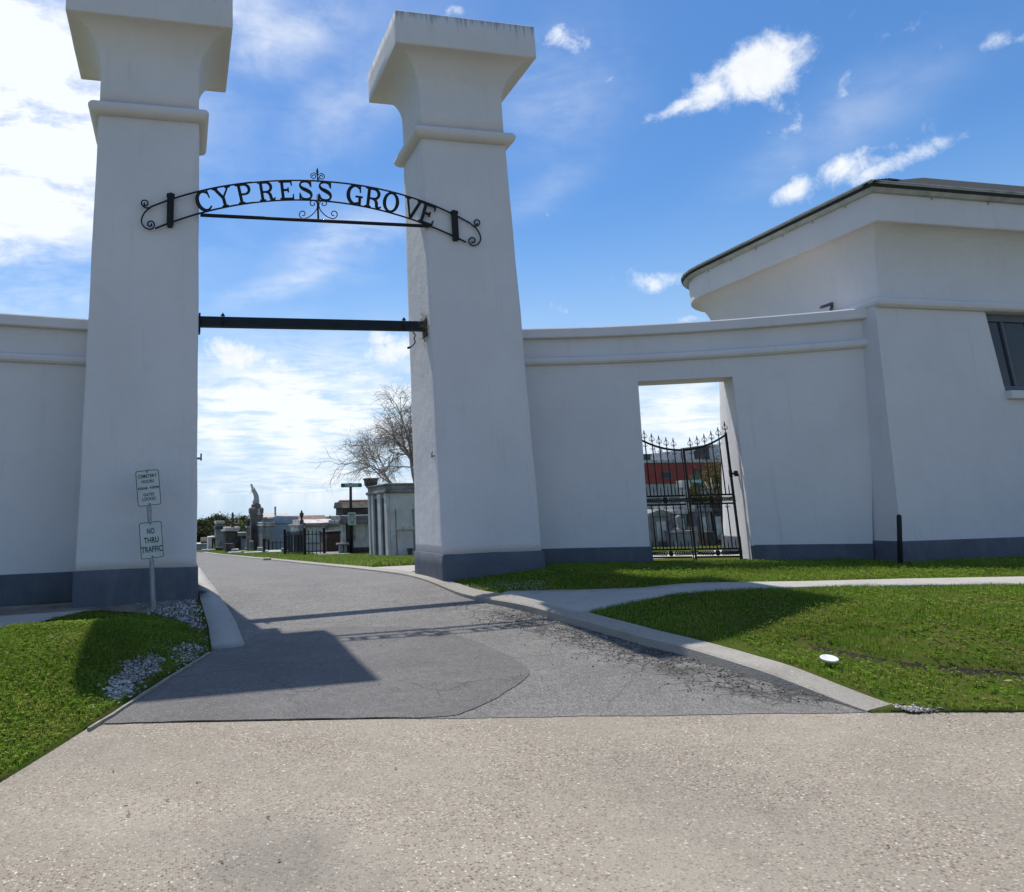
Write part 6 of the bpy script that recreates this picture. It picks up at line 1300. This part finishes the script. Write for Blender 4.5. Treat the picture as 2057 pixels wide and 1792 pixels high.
xa, ya = soft(sh4, 260, .08); xb_, yb_ = soft(sh5, 320, .15); x = np.concatenate([xa, xb_]); y = np.concatenate([ya, yb_]); stones('shell_gravel', x, y, LR(x, y), rng.uniform(.008, .02, len(x)), M['shell'], 'scattered white shell gravel at the ends of the right kerb', 'gravel')
# loose asphalt crumbs beside the kerb
i = rng.integers(0, 60, 1400); L = [p for p in KR if p[1] < 8.6]; ii = rng.integers(0, len(L)-1, 1500); ff = rng.random(1500); A_ = np.array(L); p = A_[ii]+(A_[ii+1]-A_[ii])*ff[:, None]; off_ = -np.abs(rng.normal(0, .33, 1500))-.01; tg = A_[ii+1]-A_[ii]; tg /= np.linalg.norm(tg, axis=1)[:, None]; p = p+np.stack([tg[:, 1], -tg[:, 0]], 1)*off_[:, None]
k = rng.random(1500) < sst(tpar(p[:, 0], p[:, 1]), .1, 1.); p = p[k]; stones('asphalt_crumbs', p[:, 0], p[:, 1], G(p[:, 0], p[:, 1])+.006, rng.uniform(.003, .013, len(p)), M['crumb'], 'loose asphalt crumbs broken up along the right kerb', 'rubble')
xg, yg_ = rng.uniform(-.6, 5, 420), rng.uniform(5, 9.5, 420); k = (poly_dist(xg, yg_, KR_lo) < -.05) & (tpar(xg, yg_) > .1); xg, yg_ = xg[k], yg_[k]; stones('drive_grit', xg, yg_, G(xg, yg_)+.018, rng.uniform(.003, .009, len(xg)), M['crumb'], 'scattered grit on the drive', 'grit')
# dry leaves and crumbs
def leaves(name, x, y, z, s, label):
    n = len(x); a = rng.uniform(0, 6.28, n); u = np.stack([np.cos(a)*s, np.sin(a)*s, rng.uniform(-.3, .3, n)*s], 1); v = np.stack([-np.sin(a)*s*.4, np.cos(a)*s*.4, rng.uniform(-.1, .4, n)*s], 1); c = np.stack([x, y, z], 1); V = np.stack([c-u, c+v, c+u, c-v], 1).reshape(-1, 3); return tag(raw_mesh(name, V, np.arange(len(V)).reshape(-1, 4), M['litterleaf']), label, 'leaves', kind='stuff')
xl_, yl_ = sample(vis_r, 420, (PAVE_R,)); xm_, ym_ = sample(vis_l, 130); xs2, ys2 = rng.uniform(-.5, 5., 34), rng.uniform(2.6, 4.9, 34)
leaves('dry_leaves', np.concatenate([xl_, xm_, xs2]), np.concatenate([yl_, ym_, ys2]), np.concatenate([LR(xl_, yl_)+.035, LL(xm_, ym_)+.035, G(xs2, ys2)+.008]), np.concatenate([rng.uniform(.012, .03, len(xl_)), rng.uniform(.012, .03, len(xm_)), rng.uniform(.006, .018, 34)]), 'small dry leaves scattered on the lawns and the street')
